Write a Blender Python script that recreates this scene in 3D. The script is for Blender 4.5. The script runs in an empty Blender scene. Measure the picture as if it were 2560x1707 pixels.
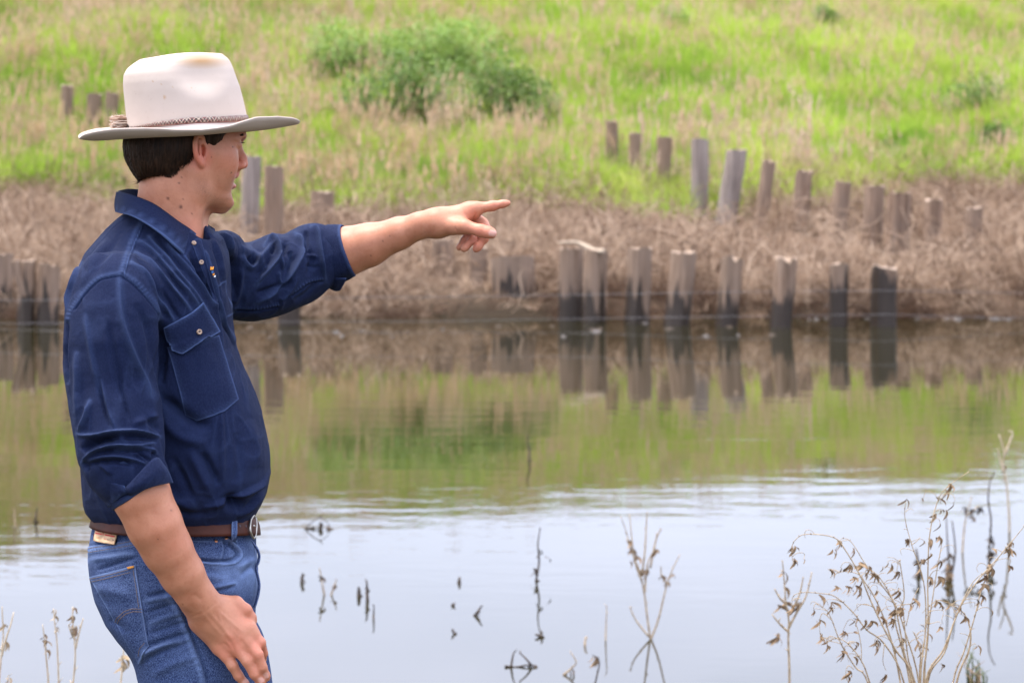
import bpy, bmesh, math, random
import numpy as np
from mathutils import Vector, Matrix
SC = bpy.context.scene
COL = SC.collection
# ------------------------------------------------------------------ camera, sky, sun, exposure
F = 85.0/36.0*2560.0          # focal length in photograph pixels
HY, CZ = 400.0, 1.65          # horizon row in the photograph, camera height
YM = 4.4                      # distance of the man
WZ = -0.30                    # water level
cam = bpy.data.cameras.new("camera"); camo = bpy.data.objects.new("camera", cam); COL.objects.link(camo)
camo.location = (0, 0, CZ); camo.rotation_euler = (math.pi/2, 0, 0)
cam.lens = 85; cam.sensor_width = 36; cam.shift_y = -(853.5-HY)/2560.0
cam.clip_start = 0.1; cam.clip_end = 6000
cam.dof.use_dof = True; cam.dof.focus_distance = YM-0.06; cam.dof.aperture_fstop = 8.0
SC.camera = camo
SC.view_settings.view_transform = 'Standard'; SC.view_settings.look = 'None'
SC.view_settings.gamma = 1; SC.view_settings.use_curve_mapping = False
SC.view_settings.exposure = 1.93
try:
    SC.cycles.use_denoising = True
    SC.cycles.max_bounces = 8; SC.cycles.transparent_max_bounces = 6
except Exception: pass
W = bpy.data.worlds.new("World"); SC.world = W; W.use_nodes = True
SUN_EL, SUN_AZ = math.radians(72), math.radians(280)   # azimuth measured from +Y towards +X
def build_world():
    nt = W.node_tree; N = nt.nodes; L = nt.links; N.clear()
    out = N.new('ShaderNodeOutputWorld'); bg = N.new('ShaderNodeBackground')
    sky = N.new('ShaderNodeTexSky'); sky.sky_type = 'NISHITA'; sky.sun_disc = False
    sky.sun_elevation = SUN_EL; sky.sun_rotation = SUN_AZ
    tc = N.new('ShaderNodeTexCoord'); mp = N.new('ShaderNodeMapping'); mp.inputs['Scale'].default_value = (1, 1, 3.0)
    no = N.new('ShaderNodeTexNoise'); no.inputs['Scale'].default_value = 2.2; no.inputs['Detail'].default_value = 7
    no.inputs['Roughness'].default_value = 0.55
    L.new(tc.outputs['Generated'], mp.inputs['Vector']); L.new(mp.outputs[0], no.inputs['Vector'])
    cr = N.new('ShaderNodeValToRGB'); cr.color_ramp.elements[0].position = 0.32; cr.color_ramp.elements[1].position = 0.66
    cr.color_ramp.elements[0].color = (0.58, 0.58, 0.58, 1); cr.color_ramp.elements[1].color = (0.97, 0.97, 0.97, 1)
    L.new(no.outputs['Fac'], cr.inputs['Fac'])
    mx = N.new('ShaderNodeMix'); mx.data_type = 'RGBA'
    L.new(cr.outputs[0], mx.inputs['Factor']); L.new(sky.outputs[0], mx.inputs['A'])
    # thin bright overcast, as overcast skies are: dimmer at the horizon than overhead
    sx = N.new('ShaderNodeSeparateXYZ'); L.new(tc.outputs['Generated'], sx.inputs[0])
    m1 = N.new('ShaderNodeMath'); m1.operation = 'MULTIPLY_ADD'; m1.use_clamp = False
    m1.inputs[1].default_value = 0.75; m1.inputs[2].default_value = 0.62; L.new(sx.outputs[2], m1.inputs[0])
    vm = N.new('ShaderNodeVectorMath'); vm.operation = 'SCALE'; vm.inputs[0].default_value = (14.2, 15.1, 18.6)
    L.new(m1.outputs[0], vm.inputs['Scale']); L.new(vm.outputs[0], mx.inputs['B'])
    L.new(mx.outputs['Result'], bg.inputs['Color']); bg.inputs['Strength'].default_value = 0.055
    L.new(bg.outputs[0], out.inputs[0])
build_world()
sl = bpy.data.lights.new("sun", 'SUN'); sl.energy = 1.5; sl.angle = math.radians(10); sl.color = (1.0, 0.92, 0.79)
slo = bpy.data.objects.new("sun", sl); COL.objects.link(slo); slo.location = (-20, -20, 40)
_d = Vector((math.sin(SUN_AZ)*math.cos(SUN_EL), math.cos(SUN_AZ)*math.cos(SUN_EL), math.sin(SUN_EL)))
slo.rotation_euler = _d.to_track_quat('Z', 'Y').to_euler()

# ------------------------------------------------------------------ helpers
def at(px, py, y=YM):
    """a point of the photograph put at distance y"""
    return Vector(((px-1280.0)/F*y, y, CZ-(py-HY)/F*y))
def tag(o, label=None, cat=None, group=None, kind=None):
    if label: o['label'] = label
    if cat: o['category'] = cat
    if group: o['group'] = group
    if kind: o['kind'] = kind
    return o
def empty(name, loc=(0, 0, 0)):
    o = bpy.data.objects.new(name, None); o.location = loc; COL.objects.link(o); o.empty_display_size = 0.1
    return o
def mesh_obj(name, verts, faces, mats, parent=None, smooth=True, mat_idx=None, link=True):
    me = bpy.data.meshes.new(name)
    me.from_pydata([tuple(v) for v in verts] if not isinstance(verts, np.ndarray) else verts.tolist(), [],
                   faces if not isinstance(faces, np.ndarray) else faces.tolist())
    if not isinstance(mats, (list, tuple)): mats = [mats]
    for m in mats: me.materials.append(m)
    if mat_idx is not None: me.polygons.foreach_set('material_index', np.asarray(mat_idx, dtype=np.int32))
    me.polygons.foreach_set('use_smooth', np.full(len(me.polygons), smooth))
    me.update()
    o = bpy.data.objects.new(name, me)
    if link: COL.objects.link(o)
    if parent is not None:
        o.parent = parent; o.matrix_parent_inverse = Matrix.Translation(parent.location).inverted()
    return o
class MB:
    """collects tubes, leaves and boxes into one mesh"""
    def __init__(s): s.v = []; s.f = []; s.m = []
    def add(s, v, f, m=0):
        b = len(s.v); s.v += [tuple(p) for p in v]; s.f += [tuple(i+b for i in q) for q in f]; s.m += [m]*len(f)
    def tube(s, pts, rad, n=6, m=0, cap=True):
        pts = [Vector(p) for p in pts]; k = len(pts)
        if not hasattr(rad, '__len__'): rad = [rad]*k
        vs = []; u = None
        for i, p in enumerate(pts):
            t = (pts[min(i+1, k-1)]-pts[max(i-1, 0)])
            if t.length < 1e-9: t = Vector((0, 0, 1))
            t.normalize()
            if u is None: u = t.orthogonal().normalized()
            u = (u-t*u.dot(t))
            if u.length < 1e-6: u = t.orthogonal()
            u.normalize(); w = t.cross(u)
            for j in range(n):
                a = 2*math.pi*j/n
                vs.append(p+(u*math.cos(a)+w*math.sin(a))*rad[i])
        fs = [(i*n+j, i*n+(j+1) % n, (i+1)*n+(j+1) % n, (i+1)*n+j) for i in range(k-1) for j in range(n)]
        if cap: fs += [tuple(range(n-1, -1, -1)), tuple((k-1)*n+j for j in range(n))]
        s.add(vs, fs, m)
    def leaf(s, p, d, l, w, up=Vector((0, 0, 1)), curl=0.3, m=0):
        p = Vector(p); d = Vector(d).normalized(); sd = d.cross(up)
        if sd.length < 1e-4: sd = d.orthogonal()
        sd.normalize(); nn = sd.cross(d).normalized()
        q = p+d*l*0.5+nn*l*curl*0.3; r = p+d*l*0.92-nn*l*curl*0.35
        s.add([p, q-sd*w*0.5, q+sd*w*0.5, q+nn*w*0.15, r], [(0, 1, 3), (0, 3, 2), (1, 4, 3), (3, 4, 2)], m)
    def build(s, name, mats, parent=None, smooth=True, link=True):
        return mesh_obj(name, s.v, s.f, mats, parent, smooth, s.m, link)
def catmull(pts, per=6):
    P = [Vector(p) for p in pts]
    if len(P) < 3: return P
    out = []
    for i in range(len(P)-1):
        a, b, c, d = P[max(i-1, 0)], P[i], P[i+1], P[min(i+2, len(P)-1)]
        for k in range(per):
            t = k/per
            out.append(0.5*((2*b)+(c-a)*t+(2*a-5*b+4*c-d)*t*t+(3*b-a-3*c+d)*t**3))
    out.append(P[-1]); return out

# ------------------------------------------------------------------ material helpers
def new_mat(name):
    m = bpy.data.materials.new(name); m.use_nodes = True
    nt = m.node_tree; b = nt.nodes['Principled BSDF']
    return m, nt, nt.nodes, nt.links, b
def n_noise(N, L, vec, scale, detail=4, rough=0.55, dist=0.0):
    n = N.new('ShaderNodeTexNoise'); n.inputs['Scale'].default_value = scale; n.inputs['Detail'].default_value = detail
    n.inputs['Roughness'].default_value = rough; n.inputs['Distortion'].default_value = dist
    if vec is not None: L.new(vec, n.inputs['Vector'])
    return n.outputs['Fac']
def n_ramp(N, L, fac, stops):
    r = N.new('ShaderNodeValToRGB'); e = r.color_ramp.elements
    while len(e) < len(stops): e.new(0.5)
    for k, (p, c) in enumerate(stops):
        e[k].position = p; e[k].color = (*c, 1) if len(c) == 3 else c
    L.new(fac, r.inputs['Fac']); return r.outputs[0]
def n_map(N, L, vec, scale=(1, 1, 1), rot=(0, 0, 0), loc=(0, 0, 0)):
    m = N.new('ShaderNodeMapping'); m.inputs['Scale'].default_value = scale; m.inputs['Rotation'].default_value = rot
    m.inputs['Location'].default_value = loc; L.new(vec, m.inputs['Vector']); return m.outputs[0]
def n_mix(N, L, fac, a, b, blend='MIX'):
    m = N.new('ShaderNodeMix'); m.data_type = 'RGBA'; m.blend_type = blend
    for key, val in (('Factor', fac), ('A', a), ('B', b)):
        s = m.inputs[key]
        if isinstance(val, (int, float)): s.default_value = val
        elif isinstance(val, (tuple, list)): s.default_value = (*val, 1) if len(val) == 3 else val
        else: L.new(val, s)
    return m.outputs['Result']
def n_math(N, L, op, a, b=None, clamp=False):
    m = N.new('ShaderNodeMath'); m.operation = op; m.use_clamp = clamp
    for k, v in enumerate((a, b)):
        if v is None: continue
        if isinstance(v, (int, float)): m.inputs[k].default_value = v
        else: L.new(v, m.inputs[k])
    return m.outputs[0]
def n_bump(N, L, b, h, strength=0.3, dist=0.01, prev=None):
    m = N.new('ShaderNodeBump'); m.inputs['Strength'].default_value = strength; m.inputs['Distance'].default_value = dist
    L.new(h, m.inputs['Height'])
    if prev is not None: L.new(prev, m.inputs['Normal'])
    if b is not None: L.new(m.outputs[0], b.inputs['Normal'])
    return m.outputs[0]
def geo_pos(N): return N.new('ShaderNodeNewGeometry').outputs['Position']
def sep(N, L, v):
    s = N.new('ShaderNodeSeparateXYZ'); L.new(v, s.inputs[0]); return s.outputs
def translucent(m, nt, N, L, b, col, amt):
    """thin leaf: part of the light passes through"""
    tr = N.new('ShaderNodeBsdfTranslucent'); mx = N.new('ShaderNodeMixShader'); mx.inputs[0].default_value = amt
    out = [n for n in N if n.type == 'OUTPUT_MATERIAL'][0]
    if isinstance(col, tuple): tr.inputs[0].default_value = (*col, 1)
    else: L.new(col, tr.inputs[0])
    L.new(b.outputs[0], mx.inputs[1]); L.new(tr.outputs[0], mx.inputs[2]); L.new(mx.outputs[0], out.inputs[0])
# ------------------------------------------------------------------ ground, water
TY = np.array([-200, 5.4, 7.6, 9, 12, 26, 29.2, 30.0, 30.5, 33, 36, 40, 45, 60, 75, 92, 150, 2500.])
TZ = np.array([0, 0, -.33, -.7, -1., -1., -.5, -.31, -.12, .05, .24, .58, 1.45, 4.6, 7.5, 8.2, 7.8, 7.0])
def _sm(x, xs, zs):
    i = np.clip(np.searchsorted(xs, x)-1, 0, len(xs)-2)
    t = np.clip((x-xs[i])/(xs[i+1]-xs[i]), 0, 1)
    d = np.gradient(zs, xs)
    h = xs[i+1]-xs[i]
    lin = zs[i]*(1-t)+zs[i+1]*t
    her = (2*t**3-3*t**2+1)*zs[i]+(t**3-2*t**2+t)*h*d[i]*0.6+(-2*t**3+3*t**2)*zs[i+1]+(t**3-t**2)*h*d[i+1]*0.6
    return np.where((x > 29.9) & (x < 140), her, lin)
def terr(x, y):
    x = np.asarray(x, float); y = np.asarray(y, float)
    z = _sm(y + 0.25*np.sin(x*0.55)+0.12*np.sin(x*1.7+1), TY, TZ)
    f = np.clip((y-42)/30, 0, 1)
    z = z*(1-f*np.clip(x, -60, 60)*0.0105)
    z = z + f*(0.28*np.sin(x*0.42+y*0.2)+0.2*np.sin(x*0.9-y*0.33+2)+0.14*np.sin(x*1.9+y*0.7))
    g = np.clip((y-30.6)/3, 0, 1)
    z = z + g*(0.05*np.sin(x*2.1+y)+0.05*np.sin(y*2.3-x*1.2))
    return z
def build_ground():
    xs = np.concatenate([[-2500, -900, -300, -120, -70, -45], np.arange(-32, 32.1, 0.5), [45, 70, 120, 300, 900, 2500]])
    ys = np.concatenate([[-200, -60, -20], np.arange(-4, 5, 1.5), np.arange(5.2, 10, .35), [12, 16, 20, 24, 26],
                         np.arange(27, 34, .25), np.arange(34, 80, .6), [82, 86, 92, 100, 120, 150, 260, 600, 1400, 2500]])
    X, Y = np.meshgrid(xs, ys); Z = terr(X, Y)
    v = np.stack([X.ravel(), Y.ravel(), Z.ravel()], 1); nx = len(xs); ny = len(ys)
    i = np.arange(nx-1)[None, :]+np.arange(ny-1)[:, None]*nx
    f = np.stack([i, i+1, i+1+nx, i+nx], -1).reshape(-1, 4)
    m, nt, N, L, b = new_mat("soil_and_turf")
    pos = geo_pos(N); s = sep(N, L, pos)
    n1 = n_noise(N, L, pos, 0.6, 5); n2 = n_noise(N, L, pos, 9, 4)
    yy = n_math(N, L, 'ADD', s[1], n_math(N, L, 'MULTIPLY', n1, 5.0))
    k = n_math(N, L, 'MULTIPLY', n_math(N, L, 'SUBTRACT', yy, 42.0), 0.35, True)
    dry = n_ramp(N, L, n2, [(0.25, (.035, .024, .016)), (0.75, (.15, .10, .065))])
    grn = n_ramp(N, L, n2, [(0.25, (.04, .06, .018)), (0.75, (.13, .16, .045))])
    c = n_mix(N, L, k, dry, grn)
    wet = n_math(N, L, 'MULTIPLY', n_math(N, L, 'SUBTRACT', 0.02, s[2]), 4.0, True)
    c = n_mix(N, L, wet, c, (.030, .021, .013))
    near = n_math(N, L, 'MULTIPLY', n_math(N, L, 'SUBTRACT', 12.0, s[1]), .5, True)     # unseen near-bank turf, darkened to cut bounce light under the hat brim
    c = n_mix(N, L, n_math(N, L, 'MULTIPLY', near, .85), c, (.045, .042, .018))
    L.new(c, b.inputs['Base Color']); b.inputs['Roughness'].default_value = .95; b.inputs['Specular IOR Level'].default_value = .08
    n_bump(N, L, b, n2, .6, .05)
    o = mesh_obj("ground", v, f, m); tag(o, kind='structure', label='sloping grassy river bank and hillside', cat='ground')
build_ground()
def build_water():
    m, nt, N, L, b = new_mat("murky_water")
    pos = geo_pos(N)
    b.inputs['Base Color'].default_value = (.016, .014, .005, 1)
    b.inputs['Roughness'].default_value = .015; b.inputs['IOR'].default_value = 1.34
    h1 = n_noise(N, L, n_map(N, L, pos, (1.1, 2.6, 1)), 1.6, 3, .5, .4)
    h2 = n_noise(N, L, n_map(N, L, pos, (1.0, 2.2, 1), (0, 0, .2)), 6.0, 2, .5, .2)
    patch = n_ramp(N, L, n_noise(N, L, n_map(N, L, pos, (.10, .35, 1)), 1.0, 3), [(.35, (.15,)*3), (.65, (1,)*3)])
    h = n_math(N, L, 'ADD', h1, n_math(N, L, 'MULTIPLY', h2, .22))
    mid = n_math(N, L, 'MULTIPLY', n_math(N, L, 'SUBTRACT', sep(N, L, pos)[1], 10.2), .30, True)
    mid = n_math(N, L, 'MULTIPLY', mid, n_math(N, L, 'SUBTRACT', 1.0, n_math(N, L, 'MULTIPLY', n_math(N, L, 'SUBTRACT', sep(N, L, pos)[1], 14.2), .15, True)))     # a breeze roughens the middle of the river
    h = n_math(N, L, 'MULTIPLY', h, n_math(N, L, 'MULTIPLY', patch, n_math(N, L, 'ADD', n_math(N, L, 'MULTIPLY', mid, 1.25), .22)))
    n_bump(N, L, b, h, 1.0, WATER_BUMP)
    xs = [-400, -60, -20, 20, 60, 400]; ys = [6.0, 12, 20, 31.5]
    v = [(x, y, WZ) for y in ys for x in xs]
    f = [(j*6+i, j*6+i+1, (j+1)*6+i+1, (j+1)*6+i) for j in range(3) for i in range(5)]
    o = mesh_obj("river_water", v, f, m); tag(o, kind='structure', label='still brown river water reflecting sky and bank', cat='water')
WATER_BUMP = 0.0036
build_water()

# ------------------------------------------------------------------ grasses (uncountable)
def grass_mat(name, stops, trans=.35, attr='tint', rough=.75):
    m, nt, N, L, b = new_mat(name)
    a = N.new('ShaderNodeAttribute'); a.attribute_type = 'INSTANCER'; a.attribute_name = attr
    c = n_ramp(N, L, a.outputs['Fac'], stops)
    n = n_noise(N, L, geo_pos(N), 5.0, 2)
    c2 = n_mix(N, L, 1.0, c, n_ramp(N, L, n, [(.3, (.72, .72, .72)), (.7, (1.2, 1.2, 1.15))]), 'MULTIPLY')
    L.new(c2, b.inputs['Base Color']); b.inputs['Roughness'].default_value = rough
    b.inputs['Specular IOR Level'].default_value = .25
    translucent(m, nt, N, L, b, c2, trans); return m
M_GREEN = grass_mat("green_grass", [(0, (.10, .215, .028)), (.35, (.26, .39, .048)), (.7, (.42, .53, .08)), (1, (.53, .54, .15))], .5)
M_SEED = grass_mat("seed_heads", [(0, (.42, .28, .14)), (.5, (.54, .38, .24)), (1, (.58, .43, .34))], .3)
M_DRY = grass_mat("dry_grass", [(0, (.10, .056, .034)), (.3, (.265, .170, .110)), (.65, (.42, .295, .205)), (1, (.56, .42, .31))], .25)
M_MIX = grass_mat("mixed_grass", [(0, (.12, .22, .03)), (.35, (.26, .36, .05)), (.7, (.39, .42, .11)), (1, (.47, .40, .20))], .4)
def blade(mb, p, ang, lean, h, w, m=0, seg=3, rnd=random):
    d = Vector((math.cos(ang), math.sin(ang), 0)); s = Vector((-d.y, d.x, 0))
    ta = rnd.uniform(0, 6.28); s = Vector((math.cos(ta), math.sin(ta), 0))
    vs = []
    for k in range(seg):
        t = k/seg
        c = p+Vector((0, 0, h*t*(1-.35*lean*t)))+d*(lean*h*t*t)
        vs += [c-s*w*.5*(1-t*.7), c+s*w*.5*(1-t*.7)]
    vs.append(p+Vector((0, 0, h*(1-.35*lean)))+d*lean*h)
    fs = [(2*k, 2*k+1, 2*k+3, 2*k+2) for k in range(seg-1)]+[(2*seg-2, 2*seg-1, 2*seg)]
    mb.add(vs, fs, m)
def tuft(name, n, h0, h1, rad, w, mats, lean=(.1, .6), seeds=0, seed=1, messy=False, seed_h=1.35):
    r = random.Random(seed); mb = MB()
    for k in range(n):
        a = r.uniform(0, 6.28); q = rad*math.sqrt(r.random()); p = Vector((math.cos(a)*q, math.sin(a)*q, -.03))
        if messy: blade(mb, p, r.uniform(0, 6.28), r.uniform(.2, 1.6), r.uniform(h0, h1), w*r.uniform(.6, 1.4), 0, 3, r)
        else: blade(mb, p, a+r.uniform(-1, 1), r.uniform(*lean), r.uniform(h0, h1), w*r.uniform(.6, 1.3), 0, 3, r)
    for k in range(seeds):
        a = r.uniform(0, 6.28); q = rad*r.random(); p = Vector((math.cos(a)*q, math.sin(a)*q, -.03))
        h = h1*r.uniform(.95, seed_h); tip = p+Vector((r.uniform(-.16, .16)*h, r.uniform(-.16, .16)*h, h))
        mid = p.lerp(tip, .6)+Vector((0, 0, .04))
        mb.tube([p, mid, tip], [.004, .003, .002], 3, 1, False)
        L_ = r.uniform(.12, .26)
        for j in range(14):
            t = j/14; c = tip+Vector((0, 0, -L_*(1-t)+.02)); b_ = r.uniform(0, 6.28)
            dd = Vector((math.cos(b_)*.5, math.sin(b_)*.5, 1))
            mb.leaf(c, dd, .05+.05*(1-t), .016*(1.3-t), curl=.1, m=1)
    return mb.build(name, mats, link=False)
def proto_collection(name, objs):
    c = bpy.data.collections.new(name)
    for o in objs: c.objects.link(o)
    return c
def scatter(name, pts, rot, scl, idx, tint, coll, label):
    me = bpy.data.meshes.new(name); me.from_pydata(pts.tolist(), [], [])
    for nm, ty, dat in (('rot', 'FLOAT_VECTOR', rot), ('scl', 'FLOAT', scl), ('idx', 'INT', idx), ('tint', 'FLOAT', tint)):
        a = me.attributes.new(nm, ty, 'POINT')
        a.data.foreach_set('vector' if ty == 'FLOAT_VECTOR' else 'value', np.ascontiguousarray(dat).ravel())
    o = bpy.data.objects.new(name, me); COL.objects.link(o); tag(o, label=label, kind='stuff')
    g = bpy.data.node_groups.new(name, 'GeometryNodeTree')
    g.interface.new_socket('Geometry', in_out='INPUT', socket_type='NodeSocketGeometry')
    g.interface.new_socket('Geometry', in_out='OUTPUT', socket_type='NodeSocketGeometry')
    N = g.nodes; L = g.links
    gi = N.new('NodeGroupInput'); go = N.new('NodeGroupOutput'); ip = N.new('GeometryNodeInstanceOnPoints')
    ci = N.new('GeometryNodeCollectionInfo'); ci.inputs['Collection'].default_value = coll
    ci.inputs['Separate Children'].default_value = True; ci.inputs['Reset Children'].default_value = True
    def na(nm, ty):
        n = N.new('GeometryNodeInputNamedAttribute'); n.data_type = ty; n.inputs['Name'].default_value = nm; return n.outputs[0]
    L.new(gi.outputs[0], ip.inputs['Points']); L.new(ci.outputs[0], ip.inputs['Instance'])
    ip.inputs['Pick Instance'].default_value = True
    L.new(na('idx', 'INT'), ip.inputs['Instance Index'])
    e2r = N.new('FunctionNodeEulerToRotation'); L.new(na('rot', 'FLOAT_VECTOR'), e2r.inputs[0])
    L.new(e2r.outputs[0], ip.inputs['Rotation']); L.new(na('scl', 'FLOAT'), ip.inputs['Scale'])
    L.new(ip.outputs[0], go.inputs[0])
    md = o.modifiers.new('scatter', 'NODES'); md.node_group = g
    return o
def field_noise(x, y, s, seed=0):
    r = np.random.default_rng(seed); v = np.zeros_like(x)
    for k in range(7):
        a = r.uniform(0, 6.28); f = s*(1.0+0.55*k); p = r.uniform(0, 6.28)
        v += np.sin((x*math.cos(a)+y*math.sin(a))*f+p)/(1+.4*k)
    return v/3.0
CLEAR = [(1452, 50.5, 30), (1530, 44.5, 34), (1588, 43.5, 30), (1658, 42.2, 38), (1748, 40.4, 50), (1830, 40, 70), (1912, 39.6, 44), (2005, 39, 48), (2100, 38, 44), (2182, 37, 50), (168, 50, 30), (236, 49, 40), (280, 48.6, 34), (628, 37.5, 50), (682, 36.5, 52), (1282, 30.8, 100), (1195, 31.6, 46), (1106, 32.4, 56), (2245, 36.2, 56), (2332, 35.5, 44), (2432, 34.8, 44), (804, 38.5, 56)]
def uncleared(x, y, rg, dy=3.4):
    k = np.ones(len(x), bool)
    for px, py_, w in CLEAR:
        cx = (px-1280)/F*py_; k &= ~((np.abs(x*py_/y-cx) < w/F*py_*(.9 if py_ < 34 else .75)) & (y < py_+.1) & (y > py_-dy) & (rg.random(len(x)) < (.80 if py_ < 34 else .96)))
    return k
def in_view(x, y, m=3.0): return np.abs(x) < (y*0.2118+m)
BUSHES = []
def build_grass():
    rg = np.random.default_rng(4)
    # --- green hillside grass
    ps = [tuft("green_tuft", 46, .30, .62, .22, .016, [M_GREEN, M_SEED], seed=1),
          tuft("green_tuft", 46, .25, .55, .26, .018, [M_GREEN, M_SEED], (.2, .9), seed=2),
          tuft("green_tuft", 40, .35, .75, .22, .016, [M_GREEN, M_SEED], seeds=1, seed=3),
          tuft("seeding_tuft", 26, .30, .6, .22, .013, [M_MIX, M_SEED], seeds=5, seed=4),
          tuft("seeding_tuft", 22, .35, .8, .2, .012, [M_MIX, M_SEED], seeds=8, seed=5),
          tuft("mixed_tuft", 40, .3, .6, .24, .014, [M_MIX, M_SEED], (.2, .8), seeds=1, seed=6),
          tuft("plume_tuft", 10, .4, .9, .12, .012, [M_MIX, M_SEED], seeds=9, seed=12, seed_h=1.7)]
    coll = proto_collection("hill_grass_kinds", ps)
    n = 84000
    y = 39.5+rg.random(n)**1.0*42; x = rg.uniform(-30, 30, n)
    k = in_view(x, y, 9); x = x[k]; y = y[k]
    bn = field_noise(x, y, .9, 3)
    k = (y > 40.9+1.5*bn+np.clip(-x, 0, 9)*.10+np.clip(x-3, 0, 5)*.45+rg.normal(0, .7, len(x))) & uncleared(x, y, rg); x = x[k]; y = y[k]
    z = terr(x, y); n = len(x)
    big = field_noise(x, y, .5, 7); fine = field_noise(x, y, 1.6, 8)
    left = np.clip((1.0-x*0.22-(y-45)*.02)/2.4, 0, 1)       # the left of the hill is seeding and pale
    edge = np.clip(1-(y-41.5)/5.0, 0, 1)
    pm = np.clip(.0+.10*left+.15*edge+.12*fine, 0, .8)
    u = rg.random(n); idx = np.where(u < pm, rg.choice([3, 3, 4, 5, 5, 5, 5, 0, 0, 2], n), rg.integers(0, 3, n))
    pl = (rg.random(n) < .016+.04*left); idx[pl] = 6
    vb = field_noise(x, y, 1.1, 41); tint = np.clip(.56+.30*big+.22*vb+.12*fine+rg.normal(0, .12, n)-.12*left, 0, 1)
    scl = rg.uniform(.75, 1.25, n)*(1+.12*big+.32*vb)
    rot = np.stack([rg.normal(0, .1, n)+.12*vb, rg.normal(0, .1, n)+.15*fine, rg.uniform(0, 6.28, n)], 1)
    scatter("hill_grass", np.stack([x, y, z], 1), rot, scl, idx, tint, coll, "bright green grass with tan seed heads covering the hillside")
    # --- dry flattened bank vegetation
    ps = [tuft("dry_tuft", 46, .3, .8, .3, .020, [M_DRY], seed=21, messy=True),
          tuft("dry_tuft", 46, .25, .7, .34, .022, [M_DRY], seed=22, messy=True),
          tuft("dry_tuft", 50, .35, .75, .22, .010, [M_DRY], (.2, .9), seed=23),
          tuft("dry_tuft", 44, .3, .65, .22, .011, [M_DRY, M_DRY], (.2, .9), seeds=3, seed=24),
          tuft("dry_tuft", 30, .45, .95, .2, .008, [M_DRY, M_DRY], (.1, .6), seeds=4, seed=25)]
    coll = proto_collection("bank_grass_kinds", ps)
    n = 44000
    y = rg.uniform(29.6, 45.5, n); x = rg.uniform(-20, 20, n)
    k = in_view(x, y, 9); x = x[k]; y = y[k]
    bn = field_noise(x, y, .9, 3)
    k = (y < 42.3+rg.normal(0, .9, len(x))+1.6*bn+np.clip(x-3, 0, 5)*.5) & uncleared(x, y, rg, 4.2); x = x[k]; y = y[k]; n = len(x); z = terr(x, y)
    idx = rg.integers(0, 5, n)
    tint = np.clip(.47+.30*field_noise(x, y, 1.9, 9)+rg.normal(0, .24, n)-.5*np.clip((31.2-y)/1.2, 0, 1), 0, 1)
    kk = rg.random(n) < np.clip(.62+.5*field_noise(x, y, 2.6, 19), .15, 1); idx = np.where(kk, idx, 1)
    scl = rg.uniform(.45, 1.1, n)*np.where(kk, 1, .55)*np.clip(.52+(y-30)/5.0, .52, .62)
    rot = np.stack([rg.normal(0, .3, n), rg.normal(0, .3, n), rg.uniform(0, 6.28, n)], 1)
    scatter("dry_bank_grass", np.stack([x, y, z], 1), rot, scl, idx, tint, coll, "matted brown dead grass on the far river bank")
build_grass()
def build_litter():
    """broken stalks lying and leaning in a tangle over the dead grass"""
    rg = np.random.default_rng(77); ps = []
    for sd in range(4):
        r = random.Random(sd+50); mb = MB()
        for k in range(7):
            a = r.uniform(0, 6.28); e = r.uniform(.05, 1.0); L_ = r.uniform(.35, .9); p = Vector((r.uniform(-.3, .3), r.uniform(-.3, .3), r.uniform(.0, .15)))
            d = Vector((math.cos(a)*math.cos(e), math.sin(a)*math.cos(e), math.sin(e))); q = p+d*L_*.6; t = q+(d+Vector((r.uniform(-.9, .9), r.uniform(-.9, .9), r.uniform(-1.1, .2)))).normalized()*L_*.45
            mb.tube(catmull([p, q, t], 3), [.0062, .006, .006, .0055, .005, .004, .002], 4, 0, False)
        ps.append(mb.build("broken_stalks", [M_DRY], link=False))
    c = proto_collection("broken_stalk_kinds", ps); n = 7000
    y = 29.8+rg.random(n)**1.3*13.5; x = rg.uniform(-17, 17, n); k = in_view(x, y, 8)&uncleared(x, y, rg, 4.0)&(field_noise(x, y, 1.3, 31) > -.25); x = x[k]; y = y[k]; n = len(x)
    rot = np.stack([rg.normal(0, .3, n), rg.normal(0, .3, n), rg.uniform(0, 6.28, n)], 1)
    scatter("broken_dry_stalks", np.stack([x, y, terr(x, y)+.08], 1), rot, rg.uniform(.5, 1.2, n)*np.clip(.5+(y-29.8)/4, .5, 1), rg.integers(0, 4, n), np.clip(rg.normal(.60, .28, n), 0, 1), c, "tangle of broken pale stalks over the dead grass")
build_litter()

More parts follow.
